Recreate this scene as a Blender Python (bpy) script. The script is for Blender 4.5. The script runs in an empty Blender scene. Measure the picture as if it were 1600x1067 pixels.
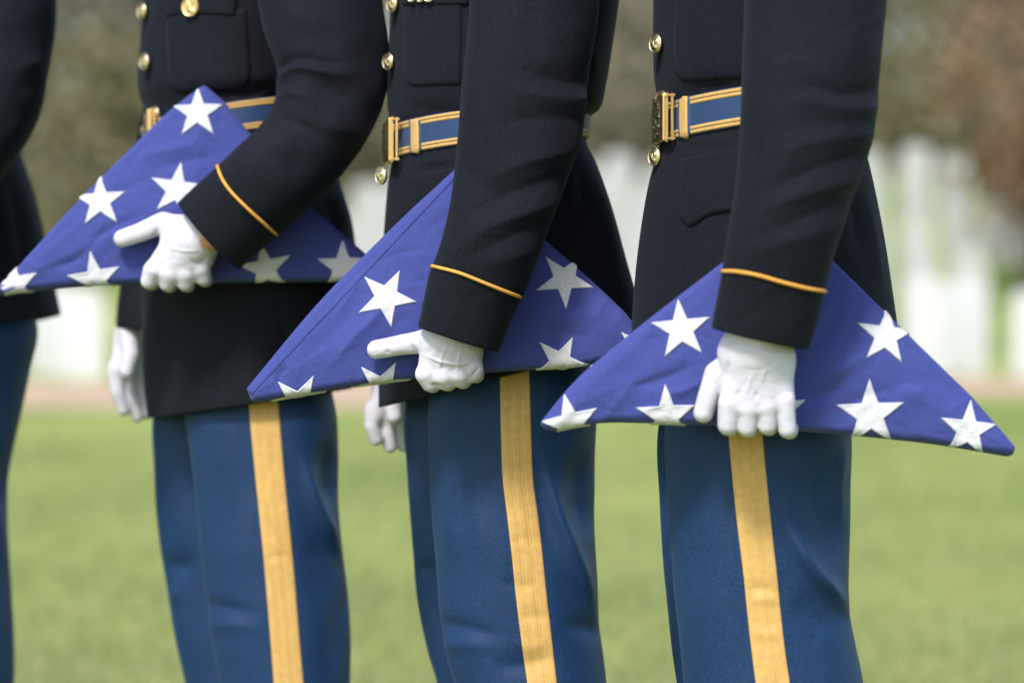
import bpy, math, random
import numpy as np
from mathutils import Vector
from mathutils.bvhtree import BVHTree

random.seed(7)
rng = np.random.default_rng(7)
sc = bpy.context.scene
R = math.radians

# ------------------------------------------------------------------ camera
F = 4940.0            # focal length in pixels of the 1600 px wide photograph
CH = 0.85             # camera height
cam = bpy.data.cameras.new('camera')
camo = bpy.data.objects.new('camera', cam)
sc.collection.objects.link(camo)
camo.location = (0, 0, CH)
camo.rotation_euler = (R(90), 0, 0)
cam.sensor_width = 36.0
cam.lens = F / 1600 * 36
cam.clip_start = 0.1
cam.clip_end = 2000
cam.dof.use_dof = True
cam.dof.focus_distance = 3.72
cam.dof.aperture_fstop = 2.7
sc.camera = camo

# ------------------------------------------------------------------ sky, sun, exposure
SUN_EL, SUN_AZ = R(48), R(-158)     # azimuth measured from +Y, clockwise: to the left and behind the camera
w = bpy.data.worlds.new('World')
sc.world = w
w.use_nodes = True
nt = w.node_tree
sky = nt.nodes.new('ShaderNodeTexSky')
sky.sky_type = 'NISHITA'
sky.sun_disc = False
sky.sun_elevation = SUN_EL
sky.sun_rotation = SUN_AZ
sky.air_density = 1.0
sky.dust_density = 1.5
bg = nt.nodes['Background']
bg.inputs['Strength'].default_value = 0.15
nt.links.new(sky.outputs[0], bg.inputs[0])
sd = bpy.data.lights.new('sun', 'SUN')
sd.energy = 2.3
sd.angle = R(10)
sd.color = (1.0, 0.975, 0.94)
so = bpy.data.objects.new('sun', sd)
sc.collection.objects.link(so)
dirv = Vector((math.sin(SUN_AZ) * math.cos(SUN_EL), math.cos(SUN_AZ) * math.cos(SUN_EL), math.sin(SUN_EL)))
so.rotation_euler = dirv.to_track_quat('Z', 'Y').to_euler()
so.location = (-3, -3, 6)
sc.view_settings.view_transform = 'Standard'
sc.view_settings.look = 'None'
sc.view_settings.gamma = 1.0
sc.view_settings.use_curve_mapping = False
sc.view_settings.exposure = 1.02

COL = sc.collection


# ------------------------------------------------------------------ helpers: points
def P(px, py, d):
    """a point d metres in front of the camera, from a photograph pixel"""
    px = np.asarray(px, float); py = np.asarray(py, float); d = np.asarray(d, float)
    return np.stack(np.broadcast_arrays((px - 800) / F * d, d, CH - (py - 533.5) / F * d), -1)


def proj(V):
    return 800 + F * V[..., 0] / V[..., 1], 533.5 - F * (V[..., 2] - CH) / V[..., 1]


def spline(K, n):
    """Catmull-Rom through the rows of K, n samples"""
    K = np.asarray(K, float)
    m = len(K)
    Q = np.vstack([2 * K[0] - K[1], K, 2 * K[-1] - K[-2]])
    # parameter by chord length so that uneven stations stay smooth
    ch = np.linalg.norm(np.diff(K[:, :4] if K.shape[1] >= 4 else K, axis=0), axis=1) + 1e-9
    T = np.concatenate([[0], np.cumsum(ch)])
    t = np.linspace(0, T[-1], n)
    i = np.clip(np.searchsorted(T, t, side='right') - 1, 0, m - 2)
    u = ((t - T[i]) / ch[i])[:, None]
    Tq = np.concatenate([[T[0] - ch[0]], T, [T[-1] + ch[-1]]])
    p0, p1, p2, p3 = Q[i], Q[i + 1], Q[i + 2], Q[i + 3]
    h = ch[i][:, None]
    m1 = (p2 - p0) / (Tq[i + 2] - Tq[i])[:, None] * h
    m2 = (p3 - p1) / (Tq[i + 3] - Tq[i + 1])[:, None] * h
    return ((2 * u**3 - 3 * u**2 + 1) * p1 + (u**3 - 2 * u**2 + u) * m1 + (-2 * u**3 + 3 * u**2) * p2 + (u**3 - u**2) * m2)


# ------------------------------------------------------------------ helpers: objects
def new_obj(name, me, parent=None, origin=None, mat=None):
    o = bpy.data.objects.new(name, me)
    COL.objects.link(o)
    if mat is not None and me is not None:
        me.materials.append(mat)
    if parent is not None:
        o.parent = parent
    return o


def world_of(parent):
    v = np.zeros(3)
    p = parent
    while p is not None:
        v += np.array(p.location)
        p = p.parent
    return v


def mesh_obj(name, V, Fc, mat, parent=None, smooth=True):
    """Fc: (n,4) or (n,3) int array, or a list of lists; V in world coordinates"""
    V = np.asarray(V, float).reshape(-1, 3) - world_of(parent)
    me = bpy.data.meshes.new(name)
    if isinstance(Fc, np.ndarray):
        k = Fc.shape[1]
        me.vertices.add(len(V)); me.vertices.foreach_set('co', V.astype(np.float32).ravel())
        me.loops.add(Fc.size); me.loops.foreach_set('vertex_index', Fc.astype(np.int32).ravel())
        me.polygons.add(len(Fc))
        me.polygons.foreach_set('loop_start', np.arange(0, Fc.size, k, dtype=np.int32))
        me.update(calc_edges=True)
    else:
        me.from_pydata([tuple(v) for v in V], [], Fc)
        me.update()
    me.validate()
    if smooth:
        me.polygons.foreach_set('use_smooth', np.ones(len(me.polygons), dtype=bool))
    return new_obj(name, me, parent, None, mat)


def grid_faces(m, n, closed=True, off=0):
    i = np.arange(m - 1)[:, None]
    j = np.arange(n if closed else n - 1)[None, :]
    j2 = (j + 1) % n
    a = i * n + j; b = i * n + j2; c = (i + 1) * n + j2; d = (i + 1) * n + j
    return np.stack([a, b, c, d], -1).reshape(-1, 4) + off


def grid_normals(V, closed=True):
    dv = np.gradient(V, axis=0)
    if closed:
        du = (np.roll(V, -1, 1) - np.roll(V, 1, 1)) / 2
    else:
        du = np.gradient(V, axis=1)
    N = np.cross(du, dv)
    N /= np.linalg.norm(N, axis=-1, keepdims=True) + 1e-12
    return N


def outward(V, N):
    c = V.mean(axis=1, keepdims=True)
    s = np.sign(np.mean(np.sum((V - c) * N, -1)))
    return N * (s if s != 0 else 1)


# ------------------------------------------------------------------ helpers: cloth folds (real displacement)
def polydist(px, py, poly):
    """distance in pixels to a polyline, signed side, parameter 0..1 along it"""
    poly = np.asarray(poly, float)
    seg = np.diff(poly, axis=0)
    L = np.linalg.norm(seg, axis=1)
    tot = L.sum(); acc = 0
    best = np.full(px.shape, 1e9); side = np.zeros(px.shape); par = np.zeros(px.shape)
    for k in range(len(seg)):
        ax, ay = poly[k]; dx, dy = seg[k] / L[k]
        t = np.clip((px - ax) * dx + (py - ay) * dy, 0, L[k])
        ex = px - ax - t * dx; ey = py - ay - t * dy
        d = np.hypot(ex, ey)
        m = d < best
        best = np.where(m, d, best)
        side = np.where(m, np.sign(dx * ey - dy * ex), side)
        par = np.where(m, (acc + t) / tot, par)
        acc += L[k]
    return best, side, par


def fold(V, N, folds, cam_only=True, soft=1.0):
    """folds: (polyline px, width px, amplitude mm[, width on the other side])"""
    if not folds:
        return V
    px, py = proj(V)
    m = np.clip(-N[..., 1] * 1.7 + 0.02, 0, 1) if cam_only else 1.0
    D = np.zeros(px.shape)
    for f in folds:
        poly, wd, amp = f[:3]
        w2 = f[3] if len(f) > 3 else wd
        wd, w2, amp = wd * soft, w2 * soft, amp * 1.0
        if len(poly) > 2:
            poly = spline(np.array(poly, float), 4 * len(poly))
        poly = np.asarray(poly, float)
        mg = 3.2 * max(wd, w2)
        lo = poly.min(0) - mg; hi = poly.max(0) + mg
        k_ = (px > lo[0]) & (px < hi[0]) & (py > lo[1]) & (py < hi[1])
        if not k_.any():
            continue
        d, s, t = polydist(px[k_], py[k_], poly)
        ww = np.where(s > 0, wd, w2)
        end = np.clip((1 - t if len(f) > 4 else np.minimum(t, 1 - t)) * (1.7 if len(f) > 4 else 2.6), 0, 1)
        end = 0.06 + 0.94 * end * end * (3 - 2 * end)
        D[k_] += amp * 0.001 * end * np.exp(-(d / ww) ** 1.55)
    return V + N * (D * m)[..., None]


def rand_folds(box, n, angle, spread, ln, wd, amp, seed):
    r = np.random.default_rng(seed)
    out = []
    for _ in range(n):
        x = r.uniform(box[0], box[2]); y = r.uniform(box[1], box[3])
        a = R(angle + r.normal(0, spread)); l = ln * r.uniform(0.5, 1.4) / 2
        dx, dy = math.cos(a) * l, -math.sin(a) * l
        out.append(([(x - dx, y - dy), (x + r.normal(0, l * 0.08), y + r.normal(0, l * 0.08)), (x + dx, y + dy)], wd * r.uniform(0.7, 1.4), amp * r.uniform(0.4, 1.0) * r.choice([-1, 1])))
    return out


def ripple(V, N, amp, scale, seed, k=7):
    r = np.random.default_rng(seed)
    D = np.zeros(V.shape[:-1])
    for i in range(k):
        kv = r.normal(size=3); kv /= np.linalg.norm(kv)
        kv *= 2 * math.pi / scale * r.uniform(0.5, 1.6)
        D += np.sin(V @ kv + r.uniform(0, 6.28))
    return V + N * (D * amp / k)[..., None]


# ------------------------------------------------------------------ helpers: lofts
def profile(n, power=2.2, yaw=0.0, aspect=1.3, pinch=0.0):
    th = np.linspace(0, 2 * math.pi, n, endpoint=False)
    c, s = np.cos(th), np.sin(th)
    e = 2.0 / power
    x = np.sign(c) * np.abs(c) ** e
    y = np.sign(s) * np.abs(s) ** e * aspect
    if pinch:
        y *= 1 - pinch * np.abs(c) ** 5
    # even out the spacing
    if yaw:
        ca, sa = math.cos(yaw), math.sin(yaw)
        x, y = x * ca - y * sa, x * sa + y * ca
    xs = np.append(x, x[0]); ys = np.append(y, y[0])
    L = np.concatenate([[0], np.cumsum(np.hypot(np.diff(xs), np.diff(ys)))])
    t = np.linspace(0, L[-1], n, endpoint=False)
    x = np.interp(t, L, xs); y = np.interp(t, L, ys)
    return x / np.abs(x).max(), y / np.abs(y).max()


def loft(stations, nr, ns, prof):
    """stations: (lx, ly, rx, ry, depth, half depth[, bow]) - silhouette pairs; returns V (nr, ns, 3)"""
    S = [list(s) + [0.0] * (7 - len(s)) for s in stations]
    S = np.array(S, float)
    S[:, 4:] *= 1000          # comparable lengths for the spline
    S = spline(S, nr)
    S[:, 4:] /= 1000
    L = P(S[:, 0], S[:, 1], S[:, 4]); Rr = P(S[:, 2], S[:, 3], S[:, 4])
    c = (L + Rr) / 2; e = (Rr - L) / 2
    X, Y = prof
    ax = np.gradient(c, axis=0); ax /= np.linalg.norm(ax, axis=1, keepdims=True) + 1e-9
    V = c[:, None, :] + e[:, None, :] * X[None, :, None]
    V = V + np.array([0, 1.0, 0]) * (S[:, 5][:, None] * Y[None, :])[..., None]
    V = V + ax[:, None, :] * (S[:, 6][:, None] * np.clip(-Y, -1, 1)[None, :])[..., None]
    return V


def end_roll(V, th=0.003, depth=0.03):
    """turn the last ring inwards so that a hem or cuff has thickness and an inside"""
    c = V[-1].mean(0)
    back = V[-2].mean(0) - c
    back /= np.linalg.norm(back)
    rel = V[-1] - c
    r = np.linalg.norm(rel, axis=1, keepdims=True)
    out = rel / r
    ax = -back
    rings = [V[-1] + ax * th * 0.35 - out * th * 0.25, V[-1] + ax * th * 0.4 - out * th * 0.75, V[-1] - out * th * 1.1 + back * th * 0.3,
             V[-1] - out * th * 1.5 + back * depth * 0.4, V[-1] - out * th * 1.8 + back * depth]
    return np.concatenate([V, np.array(rings)], 0)


def bvh_of(V, closed=True):
    m, n = V.shape[:2]
    return BVHTree.FromPolygons([tuple(v) for v in V.reshape(-1, 3)], [tuple(f) for f in grid_faces(m, n, closed)])


def cast(bvh, px, py):
    o = Vector((0, 0, CH))
    d = Vector(P(px, py, 1.0)) - o
    d.normalize()
    hit = bvh.ray_cast(o, d)
    if hit[0] is None:
        near = bvh.find_nearest(o + d * 3.85)
        return np.array(near[0]), np.array(near[1])
    n = np.array(hit[1])
    if n @ np.array(d) > 0:
        n = -n
    return np.array(hit[0]), n


def patch(name, bvh, A, B, rows, cols, hfun, mat, parent):
    """a cloth piece laid on a garment between the pixel curves A and B; hfun(s, t) gives its height"""
    A = spline(np.array(A, float), rows) if len(A) > 2 else np.linspace(A[0], A[1], rows)
    B = spline(np.array(B, float), rows) if len(B) > 2 else np.linspace(B[0], B[1], rows)
    V = np.zeros((rows, cols, 3)); NN = np.zeros((rows, cols, 3))
    for i in range(rows):
        for j in range(cols):
            s = j / (cols - 1)
            p = A[i] * (1 - s) + B[i] * s
            V[i, j], NN[i, j] = cast(bvh, p[0], p[1])
    for _ in range(2):       # smooth the normals
        M = NN.copy()
        M[1:-1] += NN[:-2] + NN[2:]
        M[:, 1:-1] += NN[:, :-2] + NN[:, 2:]
        NN = M / np.linalg.norm(M, axis=-1, keepdims=True)
    H = np.array([[hfun(j / (cols - 1), i / (rows - 1)) for j in range(cols)] for i in range(rows)])
    T = V + NN * H[..., None]
    # skirt down into the garment
    Bm = np.pad(V - NN * 0.004, ((1, 1), (1, 1), (0, 0)), mode='edge')
    Bm[1:-1, 1:-1] = T
    return mesh_obj(name, Bm, grid_faces(rows + 2, cols + 2, closed=False), mat, parent)


def tube(name, pts, r, mat, parent, seg=8, flat=1.0):
    pts = np.asarray(pts, float)
    t = np.gradient(pts, axis=0); t /= np.linalg.norm(t, axis=1, keepdims=True) + 1e-12
    up = np.array([0, 1.0, 0])
    a = np.cross(t, up); a /= np.linalg.norm(a, axis=1, keepdims=True) + 1e-12
    b = np.cross(t, a)
    th = np.linspace(0, 2 * math.pi, seg, endpoint=False)
    rr = np.broadcast_to(np.asarray(r, float), (len(pts),))
    V = pts[:, None] + (a[:, None] * np.cos(th)[None, :, None] + b[:, None] * np.sin(th)[None, :, None] * flat) * rr[:, None, None]
    Fq = grid_faces(len(pts), seg)
    faces = [list(f) for f in Fq] + [list(range(seg))[::-1], [(len(pts) - 1) * seg + k for k in range(seg)]]
    return mesh_obj(name, V, faces, mat, parent)


# ------------------------------------------------------------------ helpers: implicit surfaces (hands, body, shoes)
def sd_cone(X, a, b, r1, r2):
    a = np.asarray(a, float); b = np.asarray(b, float)
    ba = b - a; l2 = max(ba @ ba, 1e-12)
    pa = X - a
    t = np.clip((pa @ ba) / l2, 0, 1)
    return np.linalg.norm(pa - t[..., None] * ba, axis=-1) - (r1 + (r2 - r1) * t)


def sd_ell(X, c, r):
    c = np.asarray(c, float); r = np.asarray(r, float)
    q = (X - c) / r
    k = np.linalg.norm(q, axis=-1)
    return (k - 1) * r.min()


def smin(a, b, k):
    h = np.clip(0.5 + 0.5 * (b - a) / k, 0, 1)
    return b * (1 - h) + a * h - k * h * (1 - h)


def surface_nets(f, lo, hi, h):
    lo = np.asarray(lo, float); hi = np.asarray(hi, float)
    n = np.ceil((hi - lo) / h).astype(int) + 1
    g = [lo[i] + h * np.arange(n[i]) for i in range(3)]
    X = np.stack(np.meshgrid(*g, indexing='ij'), -1)
    v = f(X)
    s = v < 0
    cn = n - 1
    acc = np.zeros((*cn, 3)); cnt = np.zeros(tuple(cn))
    for ax in range(3):
        sl0 = [slice(None)] * 3; sl1 = [slice(None)] * 3
        sl0[ax] = slice(0, -1); sl1[ax] = slice(1, None)
        a, b = v[tuple(sl0)], v[tuple(sl1)]
        cr = (a < 0) != (b < 0)
        t = np.where(cr, a / np.where(a - b == 0, 1, a - b), 0)
        pt = X[tuple(sl0)].copy(); pt[..., ax] += t * h
        o = [k for k in range(3) if k != ax]
        for d0 in (0, 1):
            for d1 in (0, 1):
                ss = [slice(None)] * 3
                ss[o[0]] = slice(d0, d0 + cn[o[0]]); ss[o[1]] = slice(d1, d1 + cn[o[1]])
                c = cr[tuple(ss)]
                acc += np.where(c[..., None], pt[tuple(ss)], 0)
                cnt += c
    act = cnt > 0
    idx = np.full(tuple(cn), -1); idx[act] = np.arange(act.sum())
    V = acc[act] / cnt[act][:, None]
    faces = []
    for ax in range(3):
        o = [(1, 2), (2, 0), (0, 1)][ax]
        sl0 = [slice(1, -1)] * 3; sl0[ax] = slice(0, -1)
        sl1 = [slice(1, -1)] * 3; sl1[ax] = slice(1, None)
        a, b = s[tuple(sl0)], s[tuple(sl1)]
        for sign in (0, 1):
            m = (a & ~b) if sign else (~a & b)
            ii = np.argwhere(m)
            if not len(ii):
                continue
            base = ii.copy()
            for k in o:
                base[:, k] += 1

            def cell(d0, d1):
                q = base.copy(); q[:, o[0]] -= d0; q[:, o[1]] -= d1
                return idx[q[:, 0], q[:, 1], q[:, 2]]
            q = [cell(1, 1), cell(0, 1), cell(0, 0), cell(1, 0)]
            if not sign:
                q = q[::-1]
            faces.append(np.stack(q, -1))
    Fq = np.concatenate(faces)
    Fq = Fq[(Fq >= 0).all(1)]
    return V, Fq


def vnormals(V, Fq):
    n = np.cross(V[Fq[:, 2]] - V[Fq[:, 0]], V[Fq[:, 3]] - V[Fq[:, 1]])
    N = np.zeros_like(V)
    for k in range(4):
        np.add.at(N, Fq[:, k], n)
    return N / (np.linalg.norm(N, axis=1, keepdims=True) + 1e-12)


# ------------------------------------------------------------------ materials
def material(name, base, rough=0.7, metallic=0.0, sheen=0.0, sheen_tint=(1, 1, 1), bump=None, mottling=None, spec=0.5, coat=0.0):
    m = bpy.data.materials.new(name)
    m.use_nodes = True
    n = m.node_tree; b = n.nodes['Principled BSDF']
    b.inputs['Base Color'].default_value = (*base, 1)
    b.inputs['Roughness'].default_value = rough
    b.inputs['Metallic'].default_value = metallic
    b.inputs['Specular IOR Level'].default_value = spec
    if sheen:
        b.inputs['Sheen Weight'].default_value = sheen
        b.inputs['Sheen Roughness'].default_value = 0.45
        b.inputs['Sheen Tint'].default_value = (*sheen_tint, 1)
    tc = n.nodes.new('ShaderNodeTexCoord')
    if mottling:
        sc_, amt = mottling
        nz = n.nodes.new('ShaderNodeTexNoise'); nz.inputs['Scale'].default_value = sc_; nz.inputs['Detail'].default_value = 6
        n.links.new(tc.outputs['Object'], nz.inputs['Vector'])
        mr = n.nodes.new('ShaderNodeMapRange')
        mr.inputs['From Min'].default_value = 0.25; mr.inputs['From Max'].default_value = 0.75
        mr.inputs['To Min'].default_value = 1 - amt; mr.inputs['To Max'].default_value = 1 + amt
        n.links.new(nz.outputs[0], mr.inputs['Value'])
        mx = n.nodes.new('ShaderNodeVectorMath'); mx.operation = 'SCALE'
        mx.inputs[0].default_value = base
        n.links.new(mr.outputs[0], mx.inputs['Scale'])
        n.links.new(mx.outputs[0], b.inputs['Base Color'])
    if bump:
        last = None
        for kind, scale, strength, dist in bump:
            bp = n.nodes.new('ShaderNodeBump')
            bp.inputs['Strength'].default_value = strength; bp.inputs['Distance'].default_value = dist
            if kind == 'noise':
                t = n.nodes.new('ShaderNodeTexNoise'); t.inputs['Scale'].default_value = scale; t.inputs['Detail'].default_value = 4
                n.links.new(tc.outputs['Object'], t.inputs['Vector'])
            else:
                t = n.nodes.new('ShaderNodeTexWave'); t.inputs['Scale'].default_value = scale
                t.bands_direction = 'DIAGONAL'; t.inputs['Distortion'].default_value = 1.0
                t.inputs['Detail'].default_value = 2; t.inputs['Detail Scale'].default_value = 3
                n.links.new(tc.outputs['Object'], t.inputs['Vector'])
            n.links.new(t.outputs[0], bp.inputs['Height'])
            if last is not None:
                n.links.new(last.outputs[0], bp.inputs['Normal'])
            last = bp
        n.links.new(last.outputs[0], b.inputs['Normal'])
    return m


M = {}
M['coat'] = material('dark_wool', (0.0048, 0.0056, 0.0098), 0.78, sheen=0.03, sheen_tint=(0.6, 0.78, 1), spec=0.14,
                     bump=[('wave', 420, 0.25, 0.0004), ('noise', 900, 0.6, 0.0007), ('noise', 330, 0.35, 0.0008)], mottling=(420, 0.65))
M['trouser'] = material('blue_wool', (0.0056, 0.026, 0.080), 0.5, sheen=0.05, sheen_tint=(0.4, 0.78, 1), spec=0.24,
                        bump=[('wave', 260, 0.3, 0.0004), ('noise', 800, 0.6, 0.0007), ('noise', 300, 0.35, 0.0008)], mottling=(420, 0.45))
M['beltblue'] = material('belt_cloth', (0.008, 0.032, 0.10), 0.6, sheen=0.1, bump=[('noise', 900, 0.4, 0.0005)], mottling=(300, 0.15))
M['gold'] = material('gold_braid', (0.50, 0.30, 0.092), 0.6, sheen=0.1, spec=0.3, bump=[('noise', 700, 0.4, 0.0006), ('noise', 60, 0.2, 0.002)], mottling=(120, 0.12))
M['piping'] = material('gold_piping', (0.58, 0.28, 0.05), 0.6, spec=0.3, bump=[('noise', 900, 0.5, 0.0006)], mottling=(200, 0.12))
M['flag'] = material('flag_cotton', (0.038, 0.049, 0.198), 0.8, sheen=0.12, sheen_tint=(0.8, 0.8, 1), spec=0.2,
                     bump=[('noise', 900, 0.35, 0.0005), ('noise', 420, 0.22, 0.0007), ('noise', 28, 0.3, 0.005)], mottling=(420, 0.15))
M['star'] = material('star_thread', (0.52, 0.51, 0.545), 0.85, spec=0.2, bump=[('noise', 420, 0.8, 0.0012), ('noise', 90, 0.4, 0.002)], mottling=(260, 0.10))
M['glove'] = material('glove_cotton', (0.53, 0.505, 0.565), 0.9, spec=0.12, bump=[('noise', 1100, 0.7, 0.0007), ('noise', 130, 0.45, 0.0016), ('noise', 45, 0.3, 0.003)], mottling=(60, 0.04))
M['brass'] = material('brass', (0.72, 0.47, 0.19), 0.32, metallic=1.0, bump=[('noise', 500, 0.3, 0.0006)])
M['brasspale'] = material('pale_brass', (0.74, 0.57, 0.36), 0.34, metallic=1.0, bump=[('noise', 600, 0.3, 0.0006)])
M['skin'] = material('skin', (0.50, 0.25, 0.17), 0.5, bump=[('noise', 300, 0.3, 0.001)], mottling=(40, 0.12))
M['shoe'] = material('black_leather', (0.01, 0.01, 0.01), 0.15)
M['thread'] = material('dark_seam', (0.006, 0.0065, 0.009), 0.8)


# =================================================================== THE SETTING
def ground_z(x, y):
    y = np.asarray(y, float); x = np.asarray(x, float)

    def ss(a, b, v):
        t = np.clip((v - a) / (b - a), 0, 1)
        return t * t * (3 - 2 * t)
    z = 0.62 * ss(7.5, 27, y) * 1.0
    yy = np.clip(y, 0, 37.5)
    z = z + 0.225 * np.log1p(np.exp(np.clip((yy - 28.2) * 2.2, -40, 40))) / 2.2
    z = z + 2.2 * ss(44, 90, y)
    z = z + 0.03 * np.sin(x * 0.7 + y * 0.3) * ss(8, 14, y)
    # upper rows only begin to the right; to the left the slope is gentler
    z = z - 1.2 * ss(27.5, 38, y) * (1 - ss(-2.6, -0.9, x)) * (1 - 0.6 * ss(60, 90, y))
    return z


def build_ground():
    xs = np.concatenate([np.linspace(-400, -14, 30), np.linspace(-13.6, 13.6, 110), np.linspace(14, 400, 30)])
    ys = np.concatenate([np.linspace(-60, 5, 14), np.linspace(5.3, 50, 170), np.linspace(51, 110, 40), np.linspace(120, 900, 30)])
    Xg, Yg = np.meshgrid(xs, ys)
    Zg = ground_z(Xg, Yg)
    m = bpy.data.materials.new('lawn'); m.use_nodes = True
    n = m.node_tree; b = n.nodes['Principled BSDF']
    b.inputs['Roughness'].default_value = 0.9; b.inputs['Specular IOR Level'].default_value = 0.2
    tc = n.nodes.new('ShaderNodeTexCoord')
    n1 = n.nodes.new('ShaderNodeTexNoise'); n1.inputs['Scale'].default_value = 0.55; n1.inputs['Detail'].default_value = 5
    n2 = n.nodes.new('ShaderNodeTexNoise'); n2.inputs['Scale'].default_value = 14; n2.inputs['Detail'].default_value = 5
    n.links.new(tc.outputs['Object'], n1.inputs[0]); n.links.new(tc.outputs['Object'], n2.inputs[0])
    cr = n.nodes.new('ShaderNodeValToRGB')
    e = cr.color_ramp.elements
    e[0].position = 0.38; e[0].color = (0.105, 0.165, 0.026, 1)
    e[1].position = 0.64; e[1].color = (0.325, 0.37, 0.095, 1)
    ad = n.nodes.new('ShaderNodeMath'); ad.operation = 'MULTIPLY_ADD'
    ad.inputs[1].default_value = 0.55
    sb = n.nodes.new('ShaderNodeMath'); sb.operation = 'MULTIPLY'; sb.inputs[1].default_value = 0.45
    n.links.new(n2.outputs[0], sb.inputs[0])
    n.links.new(n1.outputs[0], ad.inputs[0]); n.links.new(sb.outputs[0], ad.inputs[2])
    n.links.new(ad.outputs[0], cr.inputs[0]); n.links.new(cr.outputs[0], b.inputs['Base Color'])
    bp = n.nodes.new('ShaderNodeBump'); bp.inputs['Strength'].default_value = 0.6; bp.inputs['Distance'].default_value = 0.03
    n3 = n.nodes.new('ShaderNodeTexNoise'); n3.inputs['Scale'].default_value = 60
    n.links.new(tc.outputs['Object'], n3.inputs[0]); n.links.new(n3.outputs[0], bp.inputs['Height']); n.links.new(bp.outputs[0], b.inputs['Normal'])
    o = mesh_obj('ground', np.stack([Xg, Yg, Zg], -1), grid_faces(len(ys), len(xs), False), m)
    o['kind'] = 'structure'
    return o


build_ground()

# the bare earth path in front of the graves
xs = np.linspace(-16, 16, 90); ts = np.linspace(0, 1, 12)
Xg, Tg = np.meshgrid(xs, ts)
Yg = 20.3 + Tg * 3.6 + 0.25 * np.sin(Xg * 0.5) + 0.12 * np.sin(Xg * 2.1 + Tg * 3)
Zg = ground_z(Xg, Yg) + 0.006 + 0.012 * np.sin(Tg * math.pi)
M['path'] = material('bare_earth', (0.42, 0.30, 0.20), 0.95, spec=0.1, bump=[('noise', 30, 0.5, 0.02)], mottling=(3, 0.25))
po = mesh_obj('path', np.stack([Xg, Yg, Zg], -1), grid_faces(12, 90, False), M['path'])
po['kind'] = 'structure'


# grass blades on the lawn behind the men
def build_grass(n):
    y = 5.5 + 13.0 * rng.random(n) ** 1.3
    x = (rng.random(n) - 0.5) * 2 * (y * 0.19 + 0.35)
    z = ground_z(x, y)
    h = rng.uniform(0.018, 0.05, n); wd = rng.uniform(0.0015, 0.0035, n)
    a = rng.uniform(0, 6.28, n); ln = rng.normal(0, 0.014, (n, 2))
    B = np.stack([x, y, z - 0.003], -1)
    dx = np.stack([np.cos(a) * wd, np.sin(a) * wd, np.zeros(n)], -1)
    T = B + np.stack([ln[:, 0], ln[:, 1], h], -1)
    V = np.stack([B - dx, B + dx, T], 1).reshape(-1, 3)
    Fc = np.arange(3 * n).reshape(-1, 3)
    m = bpy.data.materials.new('grass_blade'); m.use_nodes = True
    nn = m.node_tree; b = nn.nodes['Principled BSDF']; b.inputs['Roughness'].default_value = 0.6
    g = nn.nodes.new('ShaderNodeNewGeometry')
    cr = nn.nodes.new('ShaderNodeValToRGB'); e = cr.color_ramp.elements
    e[0].color = (0.09, 0.155, 0.025, 1); e[1].color = (0.34, 0.37, 0.10, 1)
    k = e.new(0.93); k.color = (0.36, 0.33, 0.15, 1)
    nn.links.new(g.outputs['Random Per Island'], cr.inputs[0]); nn.links.new(cr.outputs[0], b.inputs['Base Color'])
    o = mesh_obj('grass', V, Fc, m, smooth=False)
    o['kind'] = 'stuff'; o['label'] = 'short pale green lawn grass behind the soldiers'; o['category'] = 'grass'


build_grass(150000)


# ------------------------------------------------------------------ headstones
def stone_mesh():
    w_, t_, h_ = 0.165, 0.05, 0.70
    pts = [(-w_, -0.15), (w_, -0.15)]
    for k in range(13):
        a = math.pi * k / 12
        pts.append((w_ * math.cos(a), h_ - 0.075 + 0.075 * math.sin(a)))
    n = len(pts); b = 0.006
    V = []
    for y, s in ((-t_, 0.965), (-t_ + b, 1.0), (t_ - b, 1.0), (t_, 0.965)):
        for x, z in pts:
            V.append((x * s, y, (z - 0.3) * (s if s == 1 else 0.985) + 0.3))
    Fc = []
    for k in range(3):
        for i in range(n):
            j = (i + 1) % n
            Fc.append((k * n + i, k * n + j, (k + 1) * n + j, (k + 1) * n + i))
    Fc.append(tuple(range(n))[::-1]); Fc.append(tuple(3 * n + i for i in range(n)))
    me = bpy.data.meshes.new('headstone')
    me.from_pydata(V, [], Fc); me.update()
    return me


M['marble'] = material('white_marble', (0.50, 0.50, 0.48), 0.6, bump=[('noise', 30, 0.2, 0.004)], mottling=(7, 0.10))
stone = stone_mesh(); stone.materials.append(M['marble'])
M['upper_marble'] = material('grey_marble', (0.36, 0.365, 0.335), 0.7, bump=[('noise', 30, 0.2, 0.004)], mottling=(5, 0.22))  # darker, greyer and more mottled marble for the upper rows
upper_stone = stone_mesh(); upper_stone.materials.append(M['upper_marble'])
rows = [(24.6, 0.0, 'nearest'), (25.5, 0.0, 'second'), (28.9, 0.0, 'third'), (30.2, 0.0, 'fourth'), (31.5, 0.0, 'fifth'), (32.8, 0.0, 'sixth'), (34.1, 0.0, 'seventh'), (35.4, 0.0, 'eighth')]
ORD = ['first', 'second', 'third', 'fourth', 'fifth', 'sixth', 'seventh', 'eighth', 'ninth', 'tenth', 'eleventh', 'twelfth', 'thirteenth', 'fourteenth', 'fifteenth', 'sixteenth', 'seventeenth', 'eighteenth', 'nineteenth', 'twentieth', 'twenty-first', 'twenty-second', 'twenty-third', 'twenty-fourth', 'twenty-fifth']
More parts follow.
